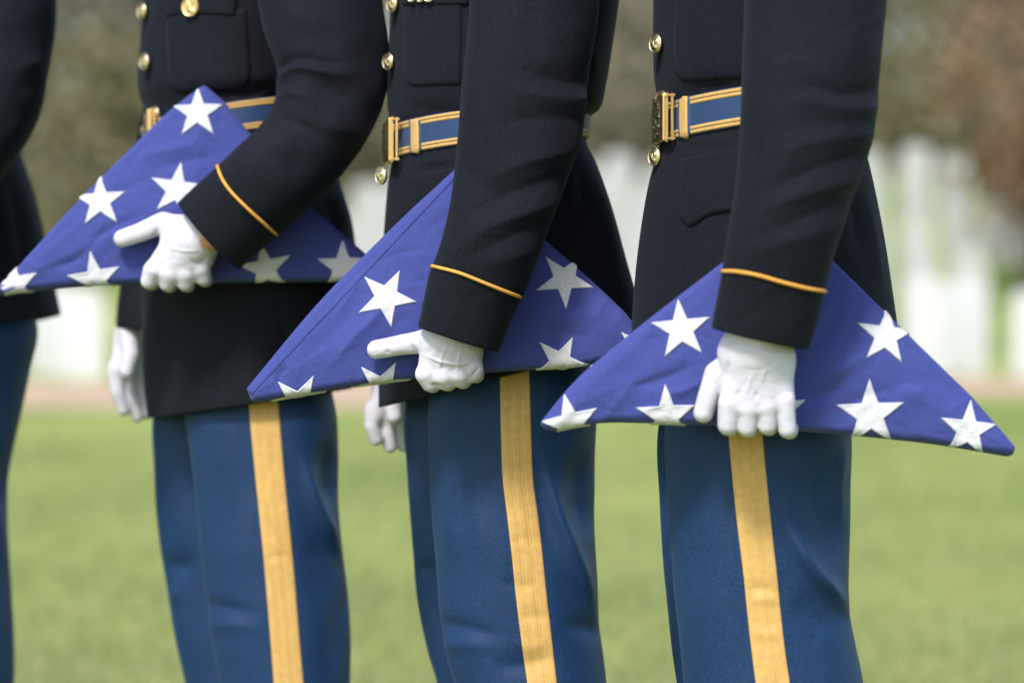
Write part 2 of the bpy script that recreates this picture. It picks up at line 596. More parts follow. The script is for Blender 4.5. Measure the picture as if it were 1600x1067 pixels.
for (yy, off, word) in rows:
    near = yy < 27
    cnt = 0
    for k in range(-24, 25):
        x = k * (0.47 if not near else 0.41) + off + 0.115 * (yy - 29 if not near else -4) + random.uniform(-0.03, 0.03)
        if not near and random.random() < 0.03:
            continue
        if near and (k + (yy > 25)) % 2 == 0:
            continue
        px = 800 + F * x / yy
        if px < -420 or px > 2300:
            continue
        if not near and (px < 500 or px > 1575):
            continue
        o = bpy.data.objects.new('headstone', stone if near else upper_stone)
        COL.objects.link(o)
        y2 = yy + random.uniform(-0.04, 0.04)
        o.location = (x, y2, float(ground_z(x, y2)))
        o.rotation_euler = (random.uniform(-0.02, 0.02), random.uniform(-0.02, 0.02), random.uniform(-0.08, 0.08) + 0.1)
        o.scale = (1, 1, random.uniform(0.92, 1.12))
        cnt += 1
        o['label'] = 'white rounded headstone beyond the path, %s from left in the %s row' % (ORD[cnt - 1], word)
        o['category'] = 'headstone'
        o['group'] = 'headstones in the %s row' % word


# ------------------------------------------------------------------ trees and shrubs on the hill
def leaf_mat(name, c1, c2):
    m = bpy.data.materials.new(name); m.use_nodes = True
    nn = m.node_tree; b = nn.nodes['Principled BSDF']; b.inputs['Roughness'].default_value = 0.6
    g = nn.nodes.new('ShaderNodeNewGeometry')
    cr = nn.nodes.new('ShaderNodeValToRGB'); e = cr.color_ramp.elements
    e[0].color = (*c1, 1); e[1].color = (*c2, 1)
    nn.links.new(g.outputs['Random Per Island'], cr.inputs[0]); nn.links.new(cr.outputs[0], b.inputs['Base Color'])
    return m


LM = {'olive': leaf_mat('olive_leaves', (0.13, 0.115, 0.05), (0.19, 0.165, 0.08)),
      'dark': leaf_mat('dark_leaves', (0.09, 0.08, 0.05), (0.14, 0.12, 0.08)),
      'rust': leaf_mat('rust_leaves', (0.15, 0.085, 0.04), (0.25, 0.15, 0.075)),
      'tan': leaf_mat('tan_leaves', (0.14, 0.12, 0.075), (0.205, 0.175, 0.115))}
M['bark'] = material('bark', (0.10, 0.075, 0.055), 0.9, bump=[('noise', 14, 0.8, 0.05)], mottling=(5, 0.4))


def plant(name, label, cat, x, y, h, cw, mat, base=0.15, leaves=2600, trunk=0.13, seed=0, size=0.13, group=None):
    r = np.random.default_rng(seed)
    z0 = float(ground_z(x, y))
    root = bpy.data.objects.new(name, None); COL.objects.link(root)
    root.location = (x, y, z0)
    root['label'] = label; root['category'] = cat
    if group:
        root['group'] = group
    # trunk with limbs
    V = []; Fc = []

    def limb(p0, p1, r0, r1, seg=7, steps=6):
        off = len(V)
        p0 = np.array(p0, float); p1 = np.array(p1, float)
        d = p1 - p0; d /= np.linalg.norm(d)
        a = np.cross(d, [0.3, 0.9, 0.1]); a /= np.linalg.norm(a); b = np.cross(d, a)
        for k in range(steps + 1):
            t = k / steps
            c = p0 + (p1 - p0) * t + r.normal(0, 0.03, 3) * (0 < k < steps)
            rr = r0 + (r1 - r0) * t
            for s in range(seg):
                an = 2 * math.pi * s / seg
                V.append(c + (a * math.cos(an) + b * math.sin(an)) * rr)
        for k in range(steps):
            for s in range(seg):
                s2 = (s + 1) % seg
                Fc.append([off + k * seg + s, off + k * seg + s2, off + (k + 1) * seg + s2, off + (k + 1) * seg + s])
    top = np.array([x + r.normal(0, 0.15), y, z0 + h * 0.8])
    limb((x, y, z0 - 0.1), top, trunk, trunk * 0.25)
    for k in range(9):
        t = r.uniform(max(base, 0.12), 0.75)
        p = np.array([x, y, z0]) * (1 - t) + top * t
        a = r.uniform(0, 6.28)
        q = p + np.array([math.cos(a) * cw * 0.55, math.sin(a) * cw * 0.55, h * r.uniform(0.08, 0.22)])
        limb(p, q, trunk * (1 - t) * 0.6 + 0.01, 0.012, 5, 4)
    mesh_obj('trunk', np.array(V), Fc, M['bark'], root)
    # crown: leaf faces gathered in uneven clumps
    nc = 26
    cz = r.uniform(base, 1.0, nc)
    prof = np.sin(np.clip((cz - base) / (1 - base), 0.04, 1) ** 0.7 * math.pi) ** 0.6
    ca = r.uniform(0, 6.28, nc); cr_ = r.uniform(0.25, 0.8, nc) * cw * prof
    C = np.stack([x + np.cos(ca) * cr_, y + np.sin(ca) * cr_, z0 + cz * h], -1)
    which = r.integers(0, nc, leaves)
    sig = cw * r.uniform(0.13, 0.27, nc)[which]
    pos = C[which] + r.normal(0, 1, (leaves, 3)) * sig[:, None]
    pos[:, 2] = np.maximum(pos[:, 2], z0 + base * h * 0.4 + 0.03)
    u = r.normal(size=(leaves, 3)); u /= np.linalg.norm(u, axis=1, keepdims=True)
    v = np.cross(u, r.normal(size=(leaves, 3))); v /= np.linalg.norm(v, axis=1, keepdims=True)
    s = (size * r.uniform(0.5, 1.2, leaves))[:, None]
    LV = np.stack([pos - u * s, pos + v * s * 0.55, pos + u * s, pos - v * s * 0.55], 1).reshape(-1, 3)
    mesh_obj('crown', LV, np.arange(4 * leaves).reshape(-1, 4), mat, root, smooth=False)


k = 0
spots = [  # px of the stem, distance, height, crown half width, kind, base, label
    (-60, 62, 11, 3.2, 'dark', 0.10, 'dark olive tree at the left edge, behind the leftmost soldier'),
    (120, 66, 12, 2.6, 'tan', 0.08, 'brownish blurred tree in the gap beside the leftmost soldier'),
    (165, 47, 3.6, 1.9, 'olive', 0.02, 'olive green bush low in the gap beside the leftmost soldier'),
    (330, 60, 11, 3.0, 'dark', 0.10, 'dark tree hidden mostly behind the soldier with raised forearm'),
    (480, 55, 7, 2.6, 'olive', 0.05, 'olive tree behind the bent elbow'),
    (590, 64, 12, 2.4, 'tan', 0.06, 'pale brown tree in the narrow gap beside the bent elbow'),
    (760, 60, 11, 3.0, 'olive', 0.08, 'olive tree hidden behind the middle soldier'),
    (970, 66, 12, 2.8, 'tan', 0.05, 'grey brown tree between the middle and right soldiers'),
    (1010, 52, 4.0, 1.8, 'tan', 0.02, 'dull brown bush between the middle and right soldiers'),
    (1180, 58, 11, 3.0, 'dark', 0.08, 'dark tree hidden behind the right soldier'),
    (1400, 50, 4.4, 1.9, 'olive', 0.02, 'olive green bush just above the white headstones at right'),
    (1440, 70, 13, 3.0, 'olive', 0.06, 'tall olive tree at upper right behind the bushes'),
    (1500, 60, 7.5, 1.5, 'dark', 0.04, 'dark narrow evergreen above the headstones at right'),
    (1660, 66, 13, 3.2, 'dark', 0.06, 'dark tree beyond the right edge'),
]
for (px, d, h, cw, kind, base, lab) in spots:
    k += 1
    plant('bush' if 'bush' in lab else 'tree', lab, 'bush' if 'bush' in lab else 'tree', (px - 800) / F * d, d, h, cw, LM[kind], base, 4200, 0.16 if h > 5 else 0.05, 100 + k)
plant('autumn_tree', 'rust brown autumn tree with dark trunk beside the headstones at right edge', 'tree', (1612 - 800) / F * 31.0, 31.0, 4.6, 0.85, LM['rust'], 0.2, 3000, 0.11, 55, 0.08)
# a wood far behind
def build_wood():
    n = 30000
    y = rng.uniform(85, 110, n); x = rng.uniform(-70, 70, n)
    z = ground_z(x, y) + rng.uniform(0, 1, n) ** 0.8 * (9 + 5 * np.sin(x * 0.35) + 3 * np.sin(x * 0.9 + 1))
    pos = np.stack([x, y, z], -1)
    u = rng.normal(size=(n, 3)); u /= np.linalg.norm(u, axis=1, keepdims=True)
    v = np.cross(u, rng.normal(size=(n, 3))); v /= np.linalg.norm(v, axis=1, keepdims=True)
    s = rng.uniform(0.3, 0.7, n)[:, None]
    LV = np.stack([pos - u * s, pos + v * s * 0.7, pos + u * s, pos - v * s * 0.7], 1).reshape(-1, 3)
    o = mesh_obj('distant_wood', LV, np.arange(4 * n).reshape(-1, 4), leaf_mat('wood_leaves', (0.09, 0.08, 0.045), (0.17, 0.145, 0.08)), smooth=False)
    o['kind'] = 'stuff'; o['label'] = 'blurred brown and olive wood far behind the graves'; o['category'] = 'wood'


build_wood()


# =================================================================== THE SOLDIERS
YAW = R(22)


def make_body(root, D, cx, arm_l, arm_r, leg_axes):
    """one continuous body under the uniform: (px-free) metres; cx is the x of the spine"""
    J = lambda dx, dy, z: np.array([cx + dx, D + dy, z])
    cones = [
        (J(0, 0, 0.95), J(0, 0, 1.18), 0.085, 0.08, 0.05), (J(0, 0, 1.18), J(0.01, 0, 1.42), 0.08, 0.085, 0.05),
        (J(0, -0.06, 0.97), J(0, 0.06, 0.97), 0.075, 0.075, 0.04), (J(0.01, -0.14, 1.46), J(0.01, 0.14, 1.46), 0.05, 0.05, 0.05),
        (J(0.01, 0, 1.45), J(-0.015, 0, 1.60), 0.058, 0.055, 0.03),
    ]
    for ax in leg_axes:
        rr = np.linspace(0.052, 0.03, len(ax))
        cones.append((J(0, (ax[0][1] - D) * 0.8, 0.97), ax[0], 0.06, 0.055, 0.03))
        for i in range(len(ax) - 1):
            cones.append((ax[i], ax[i + 1], rr[i], rr[i + 1], 0.02))
        e = ax[-1]
        cones.append((e, np.array([e[0], e[1], 0.07]), 0.03, 0.03, 0.02))
        cones.append((np.array([e[0], e[1], 0.07]), np.array([e[0] - 0.15, e[1], 0.04]), 0.032, 0.024, 0.02))
    for arm in (arm_l, arm_r):
        for (p, q, r0, r1) in arm:
            cones.append((p, q, r0, r1, 0.02))
    hd = J(-0.03, 0, 1.70)

    def f(X):
        v = np.full(X.shape[:-1], 1.0)
        for a, b, r0, r1, kk in cones:
            v = smin(v, sd_cone(X, a, b, r0, r1), kk)
        v = smin(v, sd_ell(X, hd + [0.01, 0, 0.03], (0.095, 0.076, 0.095)), 0.02)
        v = smin(v, sd_ell(X, hd + [-0.02, 0, -0.03], (0.07, 0.062, 0.09)), 0.03)
        v = smin(v, sd_cone(X, hd + [-0.085, 0, 0.015], hd + [-0.108, 0, -0.02], 0.009, 0.014), 0.012)
        v = smin(v, sd_cone(X, hd + [-0.08, -0.018, -0.06], hd + [-0.08, 0.018, -0.06], 0.010, 0.010), 0.01)
        for s in (-1, 1):
            v = np.maximum(v, -(np.linalg.norm(X - (hd + [-0.105, s * 0.032, 0.012]), axis=-1) - 0.017))
            v = smin(v, sd_ell(X, hd + [0.02, s * 0.078, -0.005], (0.022, 0.012, 0.032)), 0.006)
        return v
    pts = np.array([c[0] for c in cones] + [c[1] for c in cones])
    lo = pts.min(0) - 0.16; hi = pts.max(0) + 0.16
    lo[2] = 0.0; hi[2] = 1.86
    V, Fq = surface_nets(f, lo, hi, 0.012)
    return mesh_obj('body', V, Fq, M['skin'], root)


def make_shoe(root, y, cx):
    c = np.array([cx, y, 0.0])

    def f(X):
        v = sd_cone(X, c + [0.09, 0, 0.045], c + [-0.09, 0, 0.035], 0.043, 0.045)
        v = smin(v, sd_cone(X, c + [-0.05, 0, 0.035], c + [-0.165, 0, 0.022], 0.045, 0.036), 0.02)
        v = smin(v, sd_cone(X, c + [0.065, 0, 0.06], c + [0.06, 0, 0.11], 0.045, 0.043), 0.02)
        return np.maximum(v, 0.002 - X[..., 2])
    V, Fq = surface_nets(f, c + [-0.23, -0.08, -0.02], c + [0.16, 0.08, 0.18], 0.008)
    return mesh_obj('shoe', V, Fq, M['shoe'], root)


def make_glove(root, ref, palm, fingers, folds=(), cut=None, name='glove', h=0.0014, kp=0.016, seed=3, kf=0.005):
    """palm: list of (px,py,dd,r, px,py,dd,r); fingers: list of chains of (px,py,dd,r); dd in metres behind ref"""
    def pt(q):
        return P(q[0], q[1], ref + q[2])
    prims = []
    for q in palm:
        prims.append((pt(q[:3]), pt(q[4:7]), q[3], q[7]))
    chains = []
    for ch in fingers:
        chains.append([(pt(a[:3]), pt(b[:3]), a[3], b[3]) for a, b in zip(ch[:-1], ch[1:])])
    allp = np.array([x for p in prims for x in p[:2]] + [x for c in chains for p in c for x in p[:2]])
    lo = allp.min(0) - 0.03; hi = allp.max(0) + 0.03

    def f(X):
        v = None
        for a, b, r0, r1 in prims:
            d = sd_cone(X, a, b, r0, r1)
            v = d if v is None else smin(v, d, kp)
        for ch in chains:
            c = None
            for a, b, r0, r1 in ch:
                d = sd_cone(X, a, b, r0, r1)
                c = d if c is None else np.minimum(c, d)
            v = smin(v, c, kf)
        if cut is not None:
            p0, nrm = cut
            v = np.maximum(v, (X - p0) @ nrm)
        return v
    V, Fq = surface_nets(f, lo, hi, h)
    N = vnormals(V, Fq)
    V = ripple(V, N, 0.0005, 0.03, seed)
    bx_ = proj(V)
    bx_ = (bx_[0].min(), bx_[1].min(), bx_[0].max(), bx_[1].max())
    V = fold(V, N, [(f_[0], f_[1] * 0.9, f_[2] * 1.7) for f_ in folds] + rand_folds(bx_, 14, -15, 30, 34, 2.0, 0.5, seed) + rand_folds(bx_, 8, 75, 20, 34, 2.0, 0.45, seed + 2))
    return mesh_obj(name, V, Fq, M['glove'], root)


def make_button(parent, loc, nrm, r=0.0115, mat='brasspale', name='button'):
    """domed brass button with a raised rim and an eagle relief"""
    n = np.array(nrm) / np.linalg.norm(nrm)
    up = np.array([0, 0, 1.0]); t = np.cross(up, n); t /= np.linalg.norm(t); up = np.cross(n, t)
    prof = [(a_, .0052 * (1 - .38 * (a_ / .8) ** 2)) for a_ in np.linspace(0, .78, 14)] + [(.82, .0030), (.86, .0038), (.94, .0042), (1.0, .0030), (1.0, .0), (.9, -.001)]
    seg = 36; V = []
    for a, z in prof:
        for k in range(seg):
            th = 2 * math.pi * k / seg
            x, y = a * math.cos(th), a * math.sin(th)
            rel = 0
            # eagle: body, spread wings, head
            if a < 0.8:
                rel += 0.0017 * math.exp(-((x / .13) ** 2 + ((y + .05) / .4) ** 2))
                rel += 0.0016 * math.exp(-(((abs(x) - .38) / .2) ** 2 + ((y - .22 - .3 * (abs(x) - .38)) / .2) ** 2))
                rel += 0.0013 * math.exp(-((abs(x) - .25) ** 2 / .02 + (y + .45) ** 2 / .015))
            V.append(loc + t * x * r + up * y * r + n * (z * r / .0115 + rel + 0.0015))
    V = np.array(V)
    Fq = grid_faces(len(prof), seg)
    return mesh_obj(name, V, Fq, M[mat], parent)


def oriented_box(V, Fc, c, ax, ay, az, hx, hy, hz):
    o = len(V)
    for sx in (-1, 1):
        for sy in (-1, 1):
            for sz in (-1, 1):
                V.append(c + ax * hx * sx + ay * hy * sy + az * hz * sz)
    for f in ((0, 1, 3, 2), (4, 6, 7, 5), (0, 4, 5, 1), (2, 3, 7, 6), (0, 2, 6, 4), (1, 5, 7, 3)):
        Fc.append([o + k for k in f])


def make_buckle(parent, c, f, hh):
    """rectangular brass plate with wreath and eagle, frame bar and pins; c centre, f facing, hh half height"""
    f = np.array(f) / np.linalg.norm(f); up = np.array([0, 0, 1.0]); t = np.cross(up, f); t /= np.linalg.norm(t)
    V = []; Fc = []
    oriented_box(V, Fc, c, t, up, f, 0.036, hh, 0.0022)
    plate = mesh_obj('buckle', np.array(V), Fc, M['brass'], parent, smooth=False)
    bv = plate.modifiers.new('b', 'BEVEL'); bv.width = 0.001; bv.segments = 2
    # frame bars at the two ends
    for s in (-1, 1):
        V = []; Fc = []
        oriented_box(V, Fc, c + t * s * 0.0385 - f * 0.002, t, up, f, 0.0012, hh * 1.05, 0.0016)
        oriented_box(V, Fc, c + t * s * 0.047 - f * 0.007, t, up, f, 0.0012, hh * 1.0, 0.0013)
        for z in (-1, 1):
            oriented_box(V, Fc, c + t * s * 0.043 - f * 0.006 + up * z * hh * 0.93, t, up, f, 0.0055, 0.0010, 0.0045)
        mesh_obj('buckle_bar', np.array(V), Fc, M['brass'], parent, smooth=False)
    # wreath and eagle in relief
    nu, nv = 60, 46
    us = np.linspace(-1, 1, nu); vs = np.linspace(-1, 1, nv)
    U, W = np.meshgrid(us, vs, indexing='ij')
    X = U * 0.032; Y = W * (hh - 0.002)
    rr = np.hypot(X, Y); an = np.arctan2(Y, X)
    H = 0.0026 * np.exp(-((rr - hh * 0.78) / 0.0033) ** 2) * (1 + 0.5 * np.sin(an * 18) * np.cos(an * 7))
    H += 0.004 * np.exp(-((X / .004) ** 2 + ((Y + .001) / .012) ** 2))
    H += 0.0032 * np.exp(-(((np.abs(X) - .008) / .005) ** 2 + ((Y - .005) / .005) ** 2))
    H += 0.0025 * np.exp(-(((np.abs(X) - .006) / .004) ** 2 + ((Y + .012) / .003) ** 2))
    H += 0.0006 * np.sin(X * 2100) * np.sin(Y * 1900)
    H[0] = H[-1] = 0; H[:, 0] = H[:, -1] = 0
    VV = c + t * X[..., None] + up * Y[..., None] + f * (0.0024 + H)[..., None]
    mesh_obj('emblem', VV, grid_faces(nu, nv, False), M['brasspale'], parent)


def pocket_height(h, edge=0.04):
    def fn(s, t):
        e = min(min(s, 1 - s), min(t, 1 - t)) / edge
        return h * min(1.0, 0.35 + 0.65 * e)
    return fn


def stripe_height(s, t):
    # four raised braids with grooves between them
    g = sum(math.exp(-((s - q) / 0.022) ** 2) for q in (0.28, 0.36, 0.62, 0.70))
    return 0.0014 - 0.0007 * g - 0.0006 * (s < 0.03 or s > 0.97)


def make_soldier(cfg):
    D = cfg['D']
    cx = float(np.mean([(s[0] + s[2]) / 2 for s in cfg['torso'][8:]]) - 800) / F * D
    root = bpy.data.objects.new('person', None); COL.objects.link(root)
    root.location = (cx, D, 0)
    root['label'] = cfg['label']; root['category'] = 'person'; root['group'] = 'soldiers standing in line'
    q = cfg.get('q', 1.0)
    nr = lambda n: max(12, int(n * q))

    # ---- trousers: two legs that meet at the seat
    pl = profile(nr(150), 2.15, 0, 1.0, pinch=0.24)
    legs = []
    for key, sgn in (('leg_near', -1), ('leg_far', 1)):
        V = loft([(l + (70, 35)[k_] if k_ < 2 else l, y, r - (30 if k_ < 2 else 0), y2, D + sgn * dd * (0.6, 0.75)[k_] if k_ < 2 else D + sgn * dd * 0.86, b * (0.7 if k_ < 2 else 0.86)) for k_, (l, y, r, y2, dd, b) in enumerate(cfg[key])], nr(260), nr(150), pl)
        N = outward(V, grid_normals(V))
        V = ripple(V, N, 0.0035, 0.26, cfg['seed'] + (1 if sgn > 0 else 0))
        V = ripple(V, N, 0.0012, 0.09, cfg['seed'] + 9)
        V = fold(V, N, [(f_[0], f_[1], f_[2] * 1.35) + tuple(f_[3:]) for f_ in cfg.get('leg_folds' if sgn < 0 else 'far_folds', [])], soft=1.15)
        kx = cfg[key][4]
        V = fold(V, N, rand_folds((kx[0], 600, kx[2], 1067), 8, 82, 10, 220, 16, 1.4, cfg['seed'] + sgn))
        legs.append(V)
    V1 = end_roll(legs[0], 0.002, 0.03); V2 = end_roll(legs[1], 0.002, 0.03)
    n1 = V1.shape[0] * V1.shape[1]
    FF = np.concatenate([grid_faces(*V1.shape[:2]), grid_faces(*V2.shape[:2], off=n1)])
    tro = mesh_obj('trousers', np.concatenate([V1.reshape(-1, 3), V2.reshape(-1, 3)]), FF, M['trouser'], root)
    if 'stripe' in cfg:
        b1 = bvh_of(legs[0])
        A = [(l, y) for (y, l, r) in cfg['stripe']]; B = [(r, y) for (y, l, r) in cfg['stripe']]
        patch('stripe', b1, A, B, 150, 45, stripe_height, M['gold'], tro)

    # ---- coat
    pt = profile(nr(260), 2.15, YAW, 1.35)
    T = cfg['torso']
    V = loft([(s[0], s[1], s[2], s[3], D, s[4]) for s in T], nr(280), nr(260), pt)
    N = outward(V, grid_normals(V))
    V = ripple(V, N, 0.0025, 0.22, cfg['seed'] + 3)
    V = fold(V, N, cfg.get('coat_folds', []))
    bt = bvh_of(V)
    coat = mesh_obj('coat', end_roll(V, 0.004, 0.04), grid_faces(V.shape[0] + 5, V.shape[1]), M['coat'], root)

    # ---- sleeves
    ps = profile(nr(190), 2.25, 0, 1.0)
    V = loft([(s[0], s[1], s[2], s[3], D + s[4], s[5]) + tuple(s[6:7]) for s in cfg['sleeve']], nr(300), nr(190), ps)
    N = outward(V, grid_normals(V))
    V = ripple(V, N, 0.0024, 0.12, cfg['seed'] + 5)
    V = fold(V, N, [(f_[0], f_[1], f_[2] * cfg.get('sleeve_amp', 0.9)) + tuple(f_[3:]) for f_ in cfg.get('sleeve_folds', [])], soft=cfg.get('soft', 1.3))
    bx_ = (min(q_[0] for q_ in cfg['sleeve'][3:]), 0, max(q_[2] for q_ in cfg['sleeve'][3:]), 520)
    V = fold(V, N, rand_folds(bx_, 14, 25, 25, 70, 7, 1.2, cfg['seed']))
    bs = bvh_of(V)
    SV = V
    slv = mesh_obj('sleeve', end_roll(V, 0.004, 0.05), grid_faces(V.shape[0] + 5, V.shape[1]), M['coat'], coat)
    pr = profile(nr(90), 2.2, 0, 1.0)
    V = loft([(s[0], s[1], s[2], s[3], D + s[4], s[5]) for s in cfg['sleeve_far']], nr(120), nr(90), pr)
    N = outward(V, grid_normals(V))
    V = ripple(V, N, 0.004, 0.10, cfg['seed'] + 6)
    mesh_obj('sleeve', end_roll(V, 0.004, 0.05), grid_faces(V.shape[0] + 5, V.shape[1]), M['coat'], coat)
    if 'piping' in cfg:
        pts = []
        for (px, py) in spline(np.array(cfg['piping'], float), 60):
            p, n = cast(bs, px, py)
            qx, qy = proj(p)
            if abs(qx - px) + abs(qy - py) < 3:
                pts.append(p + n * 0.0012)
        pts = np.array(pts)
        for _ in range(3):
            pts[1:-1] = (pts[:-2] + 2 * pts[1:-1] + pts[2:]) / 4
        tube('cuff_piping', pts, 0.0021, M['piping'], coat, 10)

    # ---- belt
    if 'belt' in cfg:
        (lt, rt, lb, rb, b) = cfg['belt']
        nsb = nr(260)
        pb = profile(nsb, 2.15, YAW, 1.35)

        def band(name, t0, t1, grow, mat, parent, rws=8, roll=0.0012):
            st = []
            for i in range(rws):
                t = t0 + (t1 - t0) * i / (rws - 1)
                g = grow if 0 < i < rws - 1 else grow - roll
                gp = g * F / D
                st.append((lt[0] * (1 - t) + lb[0] * t - gp, lt[1] * (1 - t) + lb[1] * t, rt[0] * (1 - t) + rb[0] * t + gp, rt[1] * (1 - t) + rb[1] * t, D, b + g))
            S = np.array(st)
            L = P(S[:, 0], S[:, 1], S[:, 4]); Rr = P(S[:, 2], S[:, 3], S[:, 4])
            c = (L + Rr) / 2; e = (Rr - L) / 2
            VV = c[:, None] + e[:, None] * pb[0][None, :, None] + np.array([0, 1.0, 0]) * (S[:, 5][:, None] * pb[1][None, :])[..., None]
            inner = c[:, None] + (VV - c[:, None]) * 0.985
            VV = np.concatenate([inner[:1], VV, inner[-1:]], 0)
            return VV, mesh_obj(name, VV, grid_faces(VV.shape[0], nsb), mat, parent)
        VB, belt = band('belt', 0, 1, 0.004, M['beltblue'], root, 12)
        for (a0, a1) in ((0.03, 0.12), (0.135, 0.225), (0.775, 0.865), (0.88, 0.97)):
            band('gold_stripe', a0, a1, 0.0052, M['gold'], belt, 5, 0.0008)
        bb = bvh_of(VB)
        if 'keeper' in cfg:
            (A, B) = cfg['keeper']
            patch('keeper', bb, A, B, 30, 9, lambda s, t: 0.0042 - 0.0016 * (abs(s - 0.5) > 0.42), M['gold'], belt)
            d = np.array(B[0]) - np.array(A[0])
            for sgn in (-1, 1):     # dark edge of the keeper
                A2 = [np.array(a) + (d * 1.04 if sgn > 0 else -d * 0.18) for a in A]; B2 = [a + d * 0.14 for a in A2]
                patch('keeper_edge', bb, A2, B2, 24, 4, lambda s, t: 0.0030, M['beltblue'], belt)
        f = np.array([-math.cos(R(7)), -math.sin(R(7)), 0])
        bp = cfg['buckle']
        c, _ = cast(bb, bp[0] + 14, bp[1])
        c = P(bp[0], bp[1], c[1] + 0.012)
        make_buckle(belt, c, f, bp[2] / F * D)

    # ---- buttons, pockets, badges
    for (px, py, qx) in cfg.get('buttons', []):
        p, n = cast(bt, px + qx, py)
        p = P(px, py, p[1])
        n = np.array([-0.80, -0.60, 0.0])
        make_button(coat, p + n * 0.001, n, cfg.get('button_r', 0.0112))
    for (nm, A, B, hh, rws, cls) in cfg.get('pockets', []):
        patch(nm, bt, A, B, rws, cls, pocket_height(hh), M['coat'], coat)
    for line in cfg.get('seams', []):
        pts = []
        for (px, py) in spline(np.array(line, float), 40):
            p, n = cast(bt, px, py)
            pts.append(p + n * cfg.get('seam_h', 0.0028))
        tube('pleat', np.array(pts), 0.0011, M['coat'], coat, 6)

    for (px, py, rx, ry, kind) in cfg.get('badges', []):
        p, n = cast(bt, px, py)
        n = n + np.array([0, -0.5, 0]); n /= np.linalg.norm(n)
        up = np.array([0, 0, 1.0]); t = np.cross(up, n); t /= np.linalg.norm(t); up = np.cross(n, t)
        sx = rx / F * p[1] / max(0.3, abs(t[0])); sy = ry / F * p[1]
        a_ = np.linspace(0, 1, 16); th = np.linspace(0, 2 * math.pi, 40, endpoint=False)
        A_, T_ = np.meshgrid(a_, th, indexing='ij')
        x = A_ * np.cos(T_); y = A_ * np.sin(T_)
        H = 0.0012 * np.exp(-((A_ - 0.9) / 0.09) ** 2) + 0.0006
        if kind == 'crossed':
            for sg in (-1, 1):
                H = H + 0.0010 * np.exp(-((x + sg * y * 0.75) / 0.10) ** 2) * (A_ < 0.72)
            H = H + 0.0010 * np.exp(-((x / 0.35) ** 2 + ((y + 0.35) / 0.12) ** 2))
        else:
            H = H + 0.0012 * np.exp(-(A_ / 0.35) ** 2)
        H[-1] = -0.002
        VV = p + n * 0.0085 + t * (x * sx)[..., None] + up * (y * sy)[..., None] + n * H[..., None]
        mesh_obj('badge', VV, grid_faces(16, 40), M['brass' if kind == 'crossed' else 'brasspale'], coat)

    # ---- gloves
    g = cfg.get('glove')
    if g:
        make_glove(root, D + g['ref'], g['palm'], g['fingers'], g.get('folds', ()), g.get('cut'), seed=cfg['seed'] + 20, kf=g.get('kf', 0.005))
    g = cfg.get('glove_far')
    if g:
        make_glove(root, D + g['ref'], g['palm'], g['fingers'], g.get('folds', ()), None, seed=cfg['seed'] + 30, h=0.0018, kp=0.012)

    # ---- body and shoes
    def axis(st, ks):
        out = []
        for k_ in ks:
            s = st[k_]
            out.append((P(s[0], s[1], D + s[4]) + P(s[2], s[3], D + s[4])) / 2)
        return out
    sl, sf = cfg['sleeve'], cfg['sleeve_far']
    la = [np.array([cx, D - 0.16, 1.45])] + axis(sl, range(2, len(sl) - (0 if 'wrist' in cfg else 2)))
    if g is not None and 'wrist' in cfg:
        la.append(P(*cfg['wrist']))
    ra = [np.array([cx, D + 0.16, 1.45])] + axis(sf, range(2, len(sf) - 1))
    rad = lambda n_: np.linspace(0.028, cfg.get('wrist_r', 0.018), n_)
    armL = [(la[i], la[i + 1], rad(len(la))[i], rad(len(la))[i + 1]) for i in range(len(la) - 1)]
    armR = [(ra[i], ra[i + 1], rad(len(ra))[i], rad(len(ra))[i + 1]) for i in range(len(ra) - 1)]
    legax = []
    for V in legs:
        c = V.mean(1)
        legax.append(c[np.linspace(int(len(c) * 0.2), len(c) - 1, 7).astype(int)])
    make_body(root, D, cx, armL, armR, legax)
    for ax in legax:
        make_shoe(root, ax[-1][1], ax[-1][0] - 0.06)
    return root


def finger(x0, y0, x1, y1, back, r=0.0108, up=0.0, d0=-0.013, d1=-0.008):
    """knuckle, middle joint below, then curling back under the flag"""
    return [(x0, y0, d0, r * 1.06), (x1, y1, d1, r * 0.98), (x1 + 4, y1 + 3 - up, d1 + back * 0.6, r * 0.92), (x1 + 6, y1 - 12 - up, d1 + back, r * 0.85)]


def hanging_hand(pts_f, thumb, palm):
    return dict(ref=0.0, palm=palm, fingers=pts_f + [thumb])


